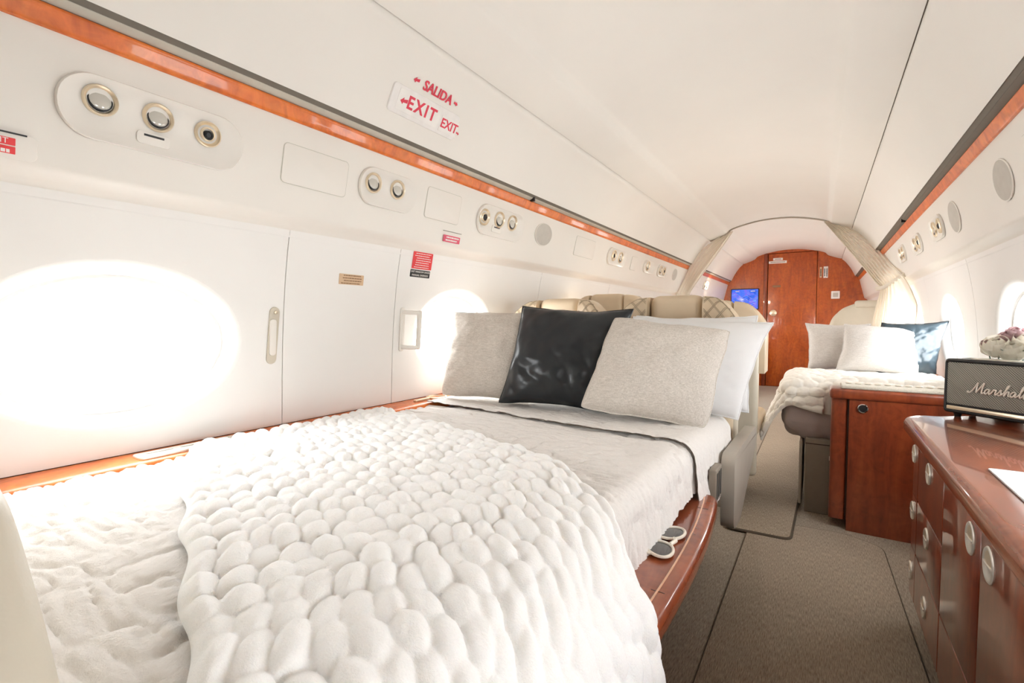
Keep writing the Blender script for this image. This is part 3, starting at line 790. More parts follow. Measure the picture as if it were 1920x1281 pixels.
# ------------------------------------------------------------------ seats
def make_seat(label):
    """faces local -y; local origin on the floor under the seat"""
    o = root('cabin_armchair', Matrix.Identity(4), label, 'armchair', 'beige leather cabin seats')
    hw = 0.245
    build('headrest', rbox(-.103, .103, .355, .475, .74, 1.058, .035, 5), 'leather', o)
    for s in (-1, 1):
        xs = np.linspace(.106, hw, 12); rows = []
        for x in xs:
            t = (x - .106) / (hw - .106); zt = 1.052 - .115 * t ** 2.4; fw = .335 - .055 * t ** 1.5; bk = .47 - .02 * t
            rr = .028; ring = []
            zb = .70
            for (yy, zz) in ((fw, zb), (fw, zt - rr * 1.6), (fw + .004, zt - rr * .9), (fw + rr * .5, zt - rr * .25), (fw + rr * 1.2, zt), (bk - rr, zt), (bk - rr * .3, zt - rr * .3), (bk, zt - rr), (bk, zb)):
                ring.append((s * x, yy, zz))
            rows.append(ring)
        mb = grid(rows, closed_v=True)
        nv = len(rows[0]); mb.f.append(tuple(range(nv))); mb.f.append(tuple((len(rows) - 1) * nv + k for k in range(nv)))
        w = build('side_bolster', mb, 'leather', o, smooth=50)
        # double diamond stitching on the bolster face
        def face(x, z):
            t = min(1, max(0, (x - .106) / (hw - .106))); zt = 1.052 - .115 * t ** 2.4; fw = .335 - .055 * t ** 1.5; rr = .028
            q = (z - (zt - rr * 1.6)) / .075
            y = fw + float(np.interp(q, [0, .27, .55, 1], [0, .004, .014, .034])); zz = z if q < 0 else zt + float(np.interp(q, [0, .27, .55, 1], [-.045, -.025, -.007, .0]))
            return (s * x, y - .0012, zz + (.0012 if q > .3 else 0)), q
        for d in (-1, 1):
            for k in range(-2, 9):
                for off in (0, .008):
                    pts = []
                    for q in np.linspace(0, 1, 25):
                        x = .112 + q * .126; z = .80 + k * .060 + off + d * (q - .5) * .15
                        if z > .74:
                            p, e = face(x, z)
                            if e < 1: pts.append(p)
                    if len(pts) > 1: build('stitching', tube(pts, .0009, 4, cap=False), 'stitch', w)
    build('backrest', rbox(-.215, .215, .33, .44, .40, .80, .04, 4), 'leather', o)
    build('back_shell', rbox(-.222, .222, .45, .50, .20, .95, .022, 3), 'leather_pale', o)
    build('seat_cushion', rbox(-.215, .215, -.10, .36, .36, .455, .035, 4), 'leather', o)
    build('seat_base', rbox(-.12, .12, .05, .36, .0, .36, .02, 2), 'box', o)
    for s in (1,):
        a = build('armrest', prism([(y, z) for y, z in outline_round([(-.13, .575), (.40, .565), (.42, .50), (.0, .34), (-.13, .36)], .035, 4)], -.018, .018, .010, 3).xf(frame((s * .276, 0, 0), (0, 1, 0), (0, 0, 1))), 'leather_grey', o)
    return o
def at(x, y, rz=0, z=0): return Matrix.Translation((x, y, z)) @ Matrix.Rotation(rz, 4, 'Z')
seat0 = make_seat('beige leather seat with quilted wings behind the white pillows, aisle side')
M0 = at(-0.490, 1.60); seat0.matrix_world = M0; MATS[seat0.name] = M0
for (x, y, r, z, lb) in ((-1.015, 1.61, 0, 0, 'beige leather seat with quilted wings behind the pillows, window side'),
                         (-1.03, 3.05, PI, .05, 'rear-facing beige seat whose top shows between the two headrests'),
                         (-.47, 3.05, PI, 0, 'rear-facing beige aisle seat half hidden behind the white pillow')):
    c = copy_tree(seat0, at(x, y, r, z)); c['label'] = lb
    for ch in list(c.children):
        if ch.name.startswith('armrest') and x < -.9: bpy.data.objects.remove(ch)
# bed frame mechanism visible beside the arm panel
o = root('seat_rail', (-.236, 1.40, .465), 'dark slotted metal seat rail between the table edge and the arm panel', 'rail')
build('rail_body', rbox(-.246, -.226, 1.362, 1.445, .465, .556, .004), 'box', o)
for k in range(3): build('slot', box(-.2265, -.2250, 1.370 + k * .026, 1.383 + k * .026, .475, .545), 'ink', o)

# seat back beyond the right bed, plain leather
o = root('plain_armchair', (.22, 5.0, 0), 'plain pale leather seat back with a headrest flap before the bulkhead', 'armchair')
poly = [(-.19, .3), (.21, .3), (.21, 1.09), (.13, 1.105), (.02, 1.10), (-.07, 1.06), (-.14, .98), (-.18, .86), (-.19, .7)]
build('back_panel', prism(outline_round(poly, .03, 4), -.06, .06, .025, 4).xf(frame((.22, 5.0, 0), (1, 0, 0), (0, 0, 1))), 'leather_pale', o)
build('headrest_flap', rbox(.235, .43, 4.925, 5.07, 1.06, 1.122, .018, 3), 'leather_pale', o)
build('seat_cushion', rbox(.03, .43, 5.06, 5.5, .36, .46, .03, 3), 'leather_pale', o)
build('seat_base', rbox(.08, .40, 5.0, 5.4, 0, .36, .02), 'box', o)

# seat shoulder at the left picture edge, close to the camera
o = root('shoulder_armchair', (-.92, .03, 0), 'pale beige seat shoulder at the bottom left corner, close to the camera', 'armchair')
poly = catmull([(-1.22, .60), (-1.22, .82), (-1.10, .905), (-.90, .915), (-.72, .892), (-.565, .845), (-.514, .824), (-.467, .786), (-.430, .748), (-.403, .712), (-.375, .64), (-.36, .50), (-.355, .12)], 4) + [(-1.22, .12)]
build('backrest', prism(poly, -.055, .15, .03, 5).xf(frame((0, .045, 0), (1, 0, 0), (0, 0, 1), Vector((0, -1, 0)))), 'leather_pale', o, smooth=60)
build('seat_base', rbox(-1.2, -.42, -.09, .08, 0, .14, .01), 'box', o)

# low cabinet near the bulkhead
o = root('low_cabinet', (-.80, 7.0, 0), 'low pale cabinet end left of the aisle near the bulkhead door', 'cabinet')
build('body', rbox(-1.2, -.72, 6.6, 7.3, 0, .56, .012), 'leather_pale', o)
build('top', rbox(-1.2, -.70, 6.58, 7.32, .56, .59, .01), 'wood_x', o)

# ------------------------------------------------------------------ left bed: table, quilt, throw
o = root('folding_table', (-.7, .7, 0), 'glossy red-brown wood table with a curved edge and pale inlay under the quilt', 'table')
ex_ = catmull([(-.262, 1.345), (-.226, 1.338), (-.212, 1.30), (-.1985, 1.15), (-.1925, 1.02), (-.1915, .9), (-.195, .75), (-.203, .55), (-.215, .3), (-.225, .15)], 4)
tp = [(-1.2, 1.345)] + ex_ + [(-1.2, .15)]
build('table_top', prism(tp, .452, .500, .018, 4), 'wood_top', o, smooth=50)
inl = [(x - .030, y - .012) for x, y in ex_[4:]]
build('inlay', tube([(x, y, .4995) for x, y in inl], .0022, 6), 'inlay', o)
build('pedestal', rbox(-.9, -.5, .5, 1.0, 0, .455, .02), 'wood_x', o)
for y in (1.22, .80):
    xe = float(np.interp(y, [p[1] for p in ex_[::-1]], [p[0] for p in ex_[::-1]]))
    build('edge_joint', box(xe - .040, xe - .017, y, y + .0018, .4985, .5004), 'joint', o)

o = root('sunglasses', (-.262, .99, .5), 'cream-framed dark sunglasses lying on the wood table by the quilt hem', 'sunglasses')
for (cx, cy, a) in ((-.262, 1.026, .35), (-.262, .944, -.35)):
    ring = []
    for t in np.linspace(0, 2 * PI, 33)[:-1]:
        u = .030 * math.cos(t); v = .031 * math.sin(t) * (1 + .25 * math.cos(t)); ring.append((cx + u, cy + v + .25 * u * (1 if a > 0 else -1), .507))
    build('rim', tube(ring, .0032, 8, closed=True), 'frame_cream', o)
    b = MB(); b.v = [(x, y, .5065) for x, y, z in ring] + [(cx, cy, .5085)]; b.f = [(i, (i + 1) % 32, 32) for i in range(32)]
    build('lens', b, 'lensdark', o)
build('bridge', tube([(-.245, 1.0, .508), (-.238, .985, .511), (-.245, .970, .508)], .004, 8), 'frame_cream', o)
for (x, y, d) in ((-.268, 1.056, 1), (-.268, .914, -1)):
    build('temple', tube([(x, y, .506), (x - .035, y - d * .004, .508), (x - .075, y - d * .02, .505)], .0028, 8), 'frame_cream', o)

def edge_x(y):      # aisle edge of the bed top
    return np.interp(y, [-.4, .3, .8, 1.26, 1.45, 1.60, 1.72], [-.30, -.295, -.285, -.268, -.256, -.248, -.25])
def bed_surface(arc, y, lift=0.0, hang=0.16, r=0.055, flare=0.012):
    """arc: distance across from the wall side; returns x, z on the bed top and down its aisle side"""
    x0 = -1.262; L = edge_x(y) - r - x0
    x = np.where(arc < L, x0 + arc, 0.0); z = np.full_like(arc, 0.64)
    q = np.clip((arc - L) / (r * PI / 2), 0, 1)
    over = np.clip(arc - L - r * PI / 2, 0, None)
    xr = x0 + L + (r + lift) * np.sin(q * PI / 2) + flare * (over / .1); zr = 0.64 - r + (r + lift) * np.cos(q * PI / 2) - over
    x = np.where(arc < L, x, xr); z = np.where(arc < L, z + lift, zr)
    return x, z

def quilt_relief(a, y, sc=1.0, seed=1):
    w1 = fbm(a * 6, y * 6, seed, 2) * 1.2
    p = vnoise(a * 13 * sc, y * 52 * sc + w1 * 1.1, seed + 5); q = vnoise(a * 24 * sc + 9, y * 80 * sc + w1 * 2, seed + 9)
    g = vnoise(a * 5, y * 5, seed + 21)
    return -(1 - np.abs(2 * p - 1)) ** 5 * .0065 * (.3 + g) - (1 - np.abs(2 * q - 1)) ** 3 * .0030 + (fbm(a * 3, y * 3, seed + 3, 2) - .4) * .010 + (fbm(a * 30, y * 55, seed + 13, 2) - .4) * .0035

def quilt_mesh(y0, y1, na, ny, lift, total, seed, skew=None, sc=1.0):
    A, Y = np.meshgrid(np.linspace(0, 1, na), np.linspace(0, 1, ny), indexing='ij')
    Yw = y0 + (y1 - y0) * Y
    if skew is not None: Yw = Yw + skew(A) * (1 - Y)
    arc = A * (total(Yw) if callable(total) else total)
    rel = quilt_relief(arc, Yw, sc, seed)
    x, z = bed_surface(arc, Yw, lift)
    L = edge_x(Yw) - .055 + 1.262; side = np.clip((arc - L) / .09, 0, 1)
    x = x + rel * side; z = z + rel * (1 - side)
    return np.stack([x, Yw, z], -1)

q = root('bed_quilt', (-.75, .65, .46), 'off-white crinkled quilt covering the left bed', 'quilt')
build('quilt_top', grid(quilt_mesh(.105, 1.36, 270, 330, 0.0, lambda y: edge_x(y) + 1.262 - .055 + .086 + .082 + .012 * np.sin(y * 9), 1)), 'quilt', q, smooth=70)
sk = lambda a: .075 * (1 - a) ** 2 + .012 * np.sin(a * 7) - .03 * np.clip((a - .78) / .22, 0, 1)
build('upper_quilt', grid(quilt_mesh(1.285, 1.72, 250, 130, 0.011, lambda y: edge_x(y) + 1.262 - .055 + .086 + .135 + .015 * np.sin(y * 11), 7, sk, 1.25)), 'quilt', q, smooth=70)
hem = quilt_mesh(1.285, 1.72, 120, 2, 0.010, lambda y: edge_x(y) + 1.262 - .055 + .086 + .10, 7, sk, 1.25)[:, 0, :]
build('hem_piping', tube([tuple(p + np.array([0, -.001, .0005])) for p in hem], .0013, 6), 'binding', q)
build('mattress_core', rbox(-1.25, -.315, .11, 1.72, .505, .622, .03, 3), 'cotton', q)
o = root('bed_platform', (-.75, 1.5, .3), 'beige cushion platform under the pillow end of the left bed', 'bed base')
build('cushion', rbox(-1.22, -.285, 1.362, 1.90, .46, .503, .015, 3), 'leather_grey', o)

# chunky plush throw across the foot of the left bed
def puff(s, t, cs, ct, seed):
    ws = (s + .014 * (fbm(s * 16, t * 16, seed, 2) - .38)) / cs; wt = (t + .012 * (fbm(s * 16 + 31, t * 16, seed + 4, 2) - .38)) / ct
    j0 = np.floor(wt); best = np.zeros_like(ws)
    for dj in (-1, 0, 1):
        j = j0 + dj; off = .5 * (np.mod(j, 2)); i0 = np.floor(ws - off)
        for di in (-1, 0, 1):
            i = i0 + di
            cx = i + off + .5 + .34 * (vnoise(i * 1.0, j * 1.0, seed + 5) - .5); cy = j + .5 + .30 * (vnoise(i * 1.0, j * 1.0, seed + 6) - .5)
            amp = .70 + .45 * vnoise(i * 1.0, j * 1.0, seed + 8)
            d2 = ((ws - cx) / .70) ** 2 + ((wt - cy) / .66) ** 2
            best = np.maximum(best, amp * np.clip(1 - d2, 0, None) ** .55)
    return best + .26 * (fbm(s * 110, t * 110, seed + 11, 2) - .38)

def throw_left():
    ns, nt = 420, 260
    S, T = np.meshgrid(np.linspace(0, 1, ns), np.linspace(0, 1, nt), indexing='ij')
    # profile across the bed (x, z) by arc length
    prof = np.array([(-1.262, .648), (-1.05, .652), (-.8, .655), (-.55, .655), (-.40, .655), (-.32, .648), (-.265, .625), (-.226, .585), (-.200, .53), (-.184, .46), (-.172, .36), (-.166, .24), (-.164, .14)])
    prof = np.array(catmull([tuple(p) for p in prof], 8)); d = np.r_[0, np.cumsum(np.hypot(*np.diff(prof, axis=0).T))]
    arc = S * d[-1]; X = np.interp(arc, d, prof[:, 0]); Z = np.interp(arc, d, prof[:, 1])
    far = np.interp(X, [-1.262, -1.19, -.8, -.48, -.33, -.24, -.16], [1.15, 1.125, 1.02, .905, .795, .70, .66]) + .008 * np.sin(arc * 40)
    near = np.interp(X, [-1.262, -1.07, -.47, -.2, -.16], [.53, .44, .19, .08, .05]) + .006 * np.sin(arc * 33 + 1)
    Y = near + (far - near) * T
    tw = T * .64
    h = puff(arc, tw, .047, .034, 3)
    dX = np.gradient(prof[:, 0], d); dZ = np.gradient(prof[:, 1], d)
    nx = -np.interp(arc, d, dZ); nz = np.interp(arc, d, dX); nn = np.hypot(nx, nz); nx /= nn; nz /= nn
    ed = np.minimum(1, np.minimum(T, 1 - T) / .03) ** .5
    hh = (.003 + .0155 * h) * ed + .012 * (fbm(arc * 5, tw * 5, 9, 2) - .4)
    return np.stack([X + nx * hh, Y, Z + nz * hh], -1)
th = build('plush_throw', grid(throw_left()), 'fur', smooth=179); tag(th, 'thick white chunky-knit plush throw laid across the left bed and hanging off its edge', 'blanket')

# ------------------------------------------------------------------ pillows
def pillow_mesh(w, h, th, seed, wrinkle=.004, pinch=.07, n=56, taper=0.0, folds=0.0, skew=0.0, rnd_=0.0):
    U, V = np.meshgrid(np.linspace(-1, 1, n), np.linspace(-1, 1, n), indexing='ij')
    x = w / 2 * U * (1 - pinch * (1 - V ** 2) * U ** 2); y = h / 2 * V * (1 - pinch * (1 - U ** 2) * V ** 2)
    cr = 1 - rnd_ * np.abs(U) ** 7 * np.abs(V) ** 7; x = x * cr; y = y * cr
    x = x * (1 - taper * (1 - V) / 2) + skew * V * h / 2
    x = x + (fbm(V * 2.5 + seed * 3, U * .6, seed + 7, 2) - .38) * .016 * U; y = y + (fbm(U * 2.5 + seed, V * .6, seed + 8, 2) - .38) * .014 * V
    p = np.clip((1 - np.abs(U) ** 2.2) * (1 - np.abs(V) ** 2.2), 0, 1) ** .48
    wr = (fbm(U * 3.2 + seed, V * 3.2, seed, 3) - .45) * wrinkle * 2
    fo = folds * np.abs(np.sin((U * 2.2 + V * 1.4 + 1.6 * fbm(U * 1.4, V * 1.4, seed + 3, 2)) * 3.0)) * np.clip(-V + .25, 0, 1) * p
    front = th / 2 * p + (wr + fo) * p ** .3; back = -th / 2 * p
    out = grid(np.stack([x, y, front], -1)); b = grid(np.stack([x, y, back], -1))
    o = len(out.v); out.v += b.v; out.f += [tuple(i + o for i in f[::-1]) for f in b.f]
    return out

def pillow(name, c, w, h, th, yaw, lean, roll, mat, label, cat, group, seed, piping=None, **k):
    """c: centre of the bottom edge; yaw turns the face about z (0 faces -y); lean tips the top back"""
    R = Matrix.Rotation(yaw, 4, 'Z') @ Matrix.Rotation(PI / 2 - lean, 4, 'X') @ Matrix.Rotation(roll, 4, 'Z')
    M4 = Matrix.Translation(c) @ R
    loc = pillow_mesh(w, h, th, seed, **k); loc.v = [(x, y + h / 2, z) for x, y, z in loc.v]; base = list(loc.v)
    o = root(name, Matrix.Translation(c), label, cat, group)
    build('cover', loc.xf(M4), mat, o, smooth=80)
    nn_ = 56; cv = [M4 @ Vector(q) for q in base[:nn_ * nn_]]; ix = lambda a, b: a * nn_ + b
    loop = [ix(a, 0) for a in range(nn_)] + [ix(nn_ - 1, b) for b in range(1, nn_)] + [ix(a, nn_ - 1) for a in range(nn_ - 2, -1, -1)] + [ix(0, b) for b in range(nn_ - 2, 0, -1)]
    pts = [cv[q] for q in loop]
    build('seam', tube(pts, .0028, 6, closed=True), piping or mat, o)
    return o

D2 = math.radians
pillow('white_pillow', (-.375, 1.64, .652), .46, .335, .13, D2(6), D2(22), D2(-3), 'cotton', 'crisp white pillow with a flared corner at the aisle end of the left bed', 'pillow', 'white bed pillows', 11, pinch=.06, wrinkle=.007, taper=.26, skew=.06)
pillow('white_pillow', (-.39, 1.76, .652), .42, .33, .11, D2(2), D2(14), 0, 'cotton', 'second white pillow tucked behind the flared white one', 'pillow', 'white bed pillows', 12, pinch=.05, taper=.1)
pillow('white_pillow', (-.87, 1.72, .652), .48, .33, .13, D2(0), D2(16), 0, 'cotton', 'white pillow mostly hidden behind the black leather cushion', 'pillow', 'white bed pillows', 13, pinch=.05)
pillow('linen_cushion', (-1.075, 1.47, .655), .385, .355, .15, D2(10), D2(16), D2(-1), 'linen', 'oatmeal linen cushion leaning at the window end of the left bed', 'cushion', 'oatmeal linen cushions on the left bed', 21, pinch=.07, wrinkle=.010, rnd_=.05)
pillow('leather_cushion', (-.755, 1.47, .655), .41, .365, .15, D2(12), D2(17), D2(-2), 'blackleather', 'black leather cushion between the two oatmeal ones', 'cushion', 'dark leather cushions', 22, pinch=.08, wrinkle=.010, folds=.014, skew=.10)
pillow('linen_cushion', (-.425, 1.42, .660), .372, .335, .16, D2(20), D2(28), D2(-7.5), 'linen', 'oatmeal linen cushion leaning in front, nearest the aisle', 'cushion', 'oatmeal linen cushions on the left bed', 23, pinch=.045, wrinkle=.011, skew=.16, rnd_=.045)

# ------------------------------------------------------------------ right bed
o = root('right_bed', (.2, 3.1, 0), 'low bed on the right with a taupe base and mauve-grey quilted bedding', 'bed')
build('base', rbox(-.052, .46, 2.785, 4.0, 0, .372, .006), 'box', o)
build('base_lip', box(-.0525, .52, 2.7835, 2.786, .345, .349), 'joint', o)
build('side_flap', rbox(-.078, -.064, 2.80, 3.3, .03, .352, .005), 'leather_grey', o)
def mauve():
    U, V = np.meshgrid(np.linspace(0, 1, 90), np.linspace(0, 2 * PI, 60), indexing='ij')
    ln = 2.80 + U * 1.2
    cx, cz, a, b = .185, .488, .34, .138; e = .45
    c, s = np.cos(V), np.sin(V)
    x = cx + a * np.sign(c) * np.abs(c) ** e; z = cz + b * np.sign(s) * np.abs(s) ** e
    endr = np.clip(np.minimum(U / .06, (1 - U) / .05), 0, 1) ** .4
    q_ = .016 * np.abs(np.sin((ln + x) * 22)) * np.abs(np.sin((ln - x) * 22 + z * 20)) + .012 * (fbm(ln * 6, V * 3, 4, 2) - .4)
    x = cx + (x - cx) * (.86 + .14 * endr) + q_ * c; z = cz + (z - cz) * (.55 + .45 * endr) + q_ * s
    mb = grid(np.stack([x, ln, z], -1), closed_v=True); nv = 60
    mb.f.append(tuple(range(nv))); mb.f.append(tuple(89 * nv + k for k in range(nv)))
    return mb
build('quilted_bedding', mauve(), 'mauve', o, smooth=70)

def drape(px, py, x0, x1, y0, ztop, r, flare):
    """flat cloth coordinates laid on a box top and folded over its left (x0) and front (y0) edges"""
    dx = np.clip(x0 - px, 0, None); dy = np.clip(y0 - py, 0, None); d = np.hypot(dx, dy) + 1e-9
    q = np.clip(d / (r * PI / 2), 0, 1); over = np.clip(d - r * PI / 2, 0, None)
    out = r * np.sin(q * PI / 2) + flare * over; drop = r * (1 - np.cos(q * PI / 2)) + over * math.sqrt(1 - flare ** 2)
    return np.clip(px, x0, None) - dx / d * out, np.clip(py, y0, None) - dy / d * out, ztop - drop
def throw_right():
    nu, nv = 230, 210
    U, V = np.meshgrid(np.linspace(0, 1, nu), np.linspace(0, 1, nv), indexing='ij')
    px = -.50 + U * 1.03; py = 2.63 + V * .75 + .02 * np.sin(U * 9)
    py = py + .10 * (1 - U) * (1 - V)
    px = px + .05 * (1 - V) * (1 - U)
    h = puff(px + .5, py, .062, .045, 5)
    def P(px_, py_): return np.stack(drape(px_, py_, -.09, 1, 2.86, .652, .07, .35), -1)
    B = P(px, py); e = 1e-3
    tu = P(px + e, py) - P(px - e, py); tv = P(px, py + e) - P(px, py - e); nrm = np.cross(tu, tv); nrm /= np.linalg.norm(nrm, axis=-1, keepdims=True) + 1e-12
    ed = np.minimum(1, np.minimum(np.minimum(U, 1 - U), np.minimum(V, 1 - V)) / .03) ** .5
    hh = (.004 + .022 * h) * ed + .03 * (fbm(px * 6, py * 6, 6, 2) - .4)
    B = B + nrm * hh[..., None]
    B[..., 0] = np.minimum(B[..., 0], .535)
    B[..., 1] = np.where(B[..., 0] > .02, np.maximum(B[..., 1], 2.782), B[..., 1])
    return B
th = build('plush_throw', grid(throw_right()), 'fur_cream', smooth=179); tag(th, 'white chunky plush throw bunched over the corner of the right bed', 'blanket')
pillow('linen_cushion', (.090, 3.47, .655), .33, .29, .13, D2(8), D2(12), D2(0), 'linen_pale', 'pale linen cushion at the aisle end of the right bed', 'cushion', 'pale cushions on the right bed', 31, pinch=.09, taper=.06)
pillow('linen_cushion', (.275, 3.29, .672), .36, .275, .13, D2(8), D2(22), D2(-3), 'linen_pale', 'pale linen cushion in the middle of the right bed, in front', 'cushion', 'pale cushions on the right bed', 32, pinch=.05, skew=.12)
pillow('leather_cushion', (.415, 3.36, .664), .30, .29, .11, D2(12), D2(12), D2(2), 'slateleather', 'slate-blue leather cushion against the right sidewall', 'cushion', 'dark leather cushions', 33, pinch=.08, wrinkle=.012, folds=.01, piping='blackleather', skew=.28)

# ------------------------------------------------------------------ wood cabinet in front of the right bed
o = root('wood_cabinet', (.28, 2.70, 0), 'low red-brown wood cabinet standing across the foot of the right bed', 'cabinet')
build('corner_post', prism(outline_round([(.048, 2.64), (.112, 2.64), (.112, 2.77), (.048, 2.77)], .018, 4), .045, .602, 0), 'wood_x', o, smooth=50)
build('front_panel', prism([(.116, 2.632)] + [(.116 + (x), 2.632 - .006 * math.sin(PI * x / .404)) for x in np.linspace(.02, .404, 10)] + [(.52, 2.77), (.116, 2.77)], .0, .602, 0), 'wood_x', o, smooth=30)
build('post_gap', box(.110, .118, 2.638, 2.76, .05, .602), 'joint', o)
build('top_edge', prism(outline_round([(.040, 2.618), (.525, 2.618), (.525, 2.775), (.040, 2.775)], .02, 5), .602, .648, .012, 4), 'wood_x', o, smooth=50)
lk = build('lock', lathe([(.020, -.004), (.020, .003), (.0165, .004), (.015, .001)], 24).xf(frame((.165, 2.627, .566), (1, 0, 0), (0, 0, 1), Vector((0, -1, 0)))), 'chrome', o)
build('lock_core', lathe([(.0155, -.002), (.0155, .0015), (0, .002)], 20).xf(frame((.165, 2.627, .566), (1, 0, 0), (0, 0, 1), Vector((0, -1, 0)))), 'black', lk)
build('key_plate', rbox(.046, .050, 2.655, 2.663, .305, .325, .001), 'nickel', o)
o = root('woven_tray', (.30, 2.70, .648), 'cream woven tray lying on the wood cabinet top', 'tray')
build('tray_base', rbox(.083, .52, 2.628, 2.765, .648, .664, .006), 'tray', o)
for k in range(11): build('bead', lathe([(0, -.004), (.006, -.003), (.010, 0), (.006, .004), (0, .005)], 12, 1.5, .9).xf(Matrix.Translation((.115 + k * .036, 2.72, .667))), 'frame_cream', o)

# ------------------------------------------------------------------ credenza with drawers
CZ = 0.66; FX = 0.250
o = root('credenza', (.4, .9, 0), 'long glossy wood credenza with round metal drawer pulls on the right', 'credenza')
def cred_outline(off, r=.06, y0=-.86):
    x0 = FX - off; y1 = 1.955 + off; out = [(.545, y0), (x0, y0)]
    for k in range(9):
        t = PI - (PI / 2) * k / 8; out.append((x0 + r + r * math.cos(t), y1 - r + r * math.sin(t)))
    return out + [(.345, y1 + .030), (.43, y1 + .085), (.545, y1 + .13)]
build('carcass', prism(cred_outline(-.006), .115, CZ - .048, 0), 'joint', o, smooth=30)
build('toe_kick', prism(cred_outline(-.06), 0, .118, 0), 'joint', o, smooth=30)
ct = build('counter_top', prism(cred_outline(.028, .085), CZ - .050, CZ, .020, 5), 'wood_top', o, smooth=50)
inl = [(x + .035, y) for x, y in cred_outline(.028, .085)[1:9]]
def pull(parent, y, z, r=.0285):
    F_ = frame((FX - .0005, y, z), (0, -1, 0), (0, 0, 1), Vector((-1, 0, 0)))
    p = build('pull', lathe([(r, -.001), (r, .0015), (r * .93, .0035), (r * .82, .0035), (r * .74, .0015)], 28).xf(F_), 'nickel', parent)
    dish = []
    for rr in np.linspace(.76, 0, 5):
        dish.append([(r * rr * math.cos(t), r * rr * math.sin(t), .0015 + .002 * (1 - rr) * (1 if math.sin(t) > 0 else -.5)) for t in np.linspace(0, 2 * PI, 29)[:-1]])
    build('pull_cup', grid(dish, closed_v=True).xf(F_), 'gold', p, smooth=30)
    build('pull_lip', rbox(-r * .7, r * .7, -.002, .002, .001, .005, .001).xf(F_), 'nickel', p)
def front(name, y0, y1, z0, z1, py, pz, r=.0285):
    d = build(name, rbox(FX, FX + .018, y0 + .002, y1 - .002, z0 + .0015, z1 - .0015, .0015, 1), 'wood_x', o)
    if py is not None: pull(d, py, pz, r)
rows = [(.119, .268, .190), (.268, .428, .377), (.428, CZ - .050, .552)]
for (z0, z1, pz) in rows:
    front('drawer', 1.475, 1.812, z0, z1, 1.652, pz)
    # end drawers wrap round the corner
    pts = [(FX, 1.815)] + [(x, y) for x, y in cred_outline(0)[2:6]] + [(x + .016, y - .008) for x, y in cred_outline(0)[2:6][::-1]] + [(FX + .018, 1.815)]
    d = build('corner_drawer', prism(pts, z0 + .001, z1 - .001, 0), 'wood_x', o, smooth=50); pull(d, 1.882, pz, .0275)
front('cupboard_door', 1.165, 1.472, .268, CZ - .050, 1.225, .545, .0315); front('drawer', 1.165, 1.472, .119, .268, None, None)
front('cupboard_door', .70, 1.162, .119, CZ - .050, 1.105, .545, .0315)
front('cupboard_door', .20, .697, .119, CZ - .050, .26, .545, .0315); front('cupboard_door', -.85, .197, .119, CZ - .050, .13, .545, .0315)
end_ = cred_outline(0)[7:]
build('end_panel', prism(end_ + [(x + .006, y - .016) for x, y in end_[::-1]], .119, CZ - .050, 0), 'wood_x', o, smooth=40)

o = build('place_mat', prism(rrect(.25, .42, .006).__class__([(x + .412, y + 1.105) for x, y in rrect(.25, .42, .006)]), CZ + .0005, CZ + .004, .0012), 'mat'); tag(o, 'silver-white woven place mat on the credenza top', 'place mat')

# loudspeaker: local x along the front, y up, z out of the front
SO = Vector((.330, 2.005, CZ + .012)); sdir = Vector((.74, -.67, 0)).normalized(); sn = Vector((-sdir.y * -1, 0, 0))
sn = Vector((sdir.y, -sdir.x, 0))                 # outward, towards the camera
W_, H_, D_ = .262, .168, .10
F = frame(SO, sdir, (0, 0, 1), sn)
o = root('loudspeaker', F @ Matrix.Translation((W_ / 2, -.012, -D_ / 2)), 'retro loudspeaker with black case, woven grey grille and a script name badge', 'loudspeaker')
build('case', prism([(x + W_ / 2, y + H_ / 2) for x, y in rrect(W_, H_, .010)], -D_, 0, .005, 3).xf(F), 'black', o, smooth=50)
build('grille_cloth', prism([(x + W_ / 2, y + H_ / 2 + .009) for x, y in rrect(W_ - .020, H_ - .040, .004)], -.002, .0015, .0006).xf(F), 'cloth_grille', o)
build('lower_plate', prism([(x + W_ / 2, y + .0165) for x, y in rrect(W_ - .020, .011, .002)], -.002, .0012, .0004).xf(F), 'gold', o)
fr_ = [F @ Vector((x + W_ / 2, y + H_ / 2, .0005)) for x, y in rrect(W_ - .012, H_ - .012, .008)]
build('front_piping', tube(fr_, .0036, 8, closed=True), 'black', o)
build('control_panel', rbox(.05, W_ - .05, H_ - .001, H_ + .002, -.08, -.03, .001).xf(F), 'nickel', o)
for (u, w) in ((.03, 0), (W_ - .03, 0), (.03, 1), (W_ - .03, 1)):
    build('foot', lathe([(.008, -.0118), (.009, -.006), (.012, 0)], 14).xf(F @ Matrix.Rotation(-PI / 2, 4, 'X') @ Matrix.Identity(4) if False else F @ Matrix.Translation((u, 0, -.018 - w * (D_ - .036))) @ Matrix.Rotation(-PI / 2, 4, 'X')), 'black', o)
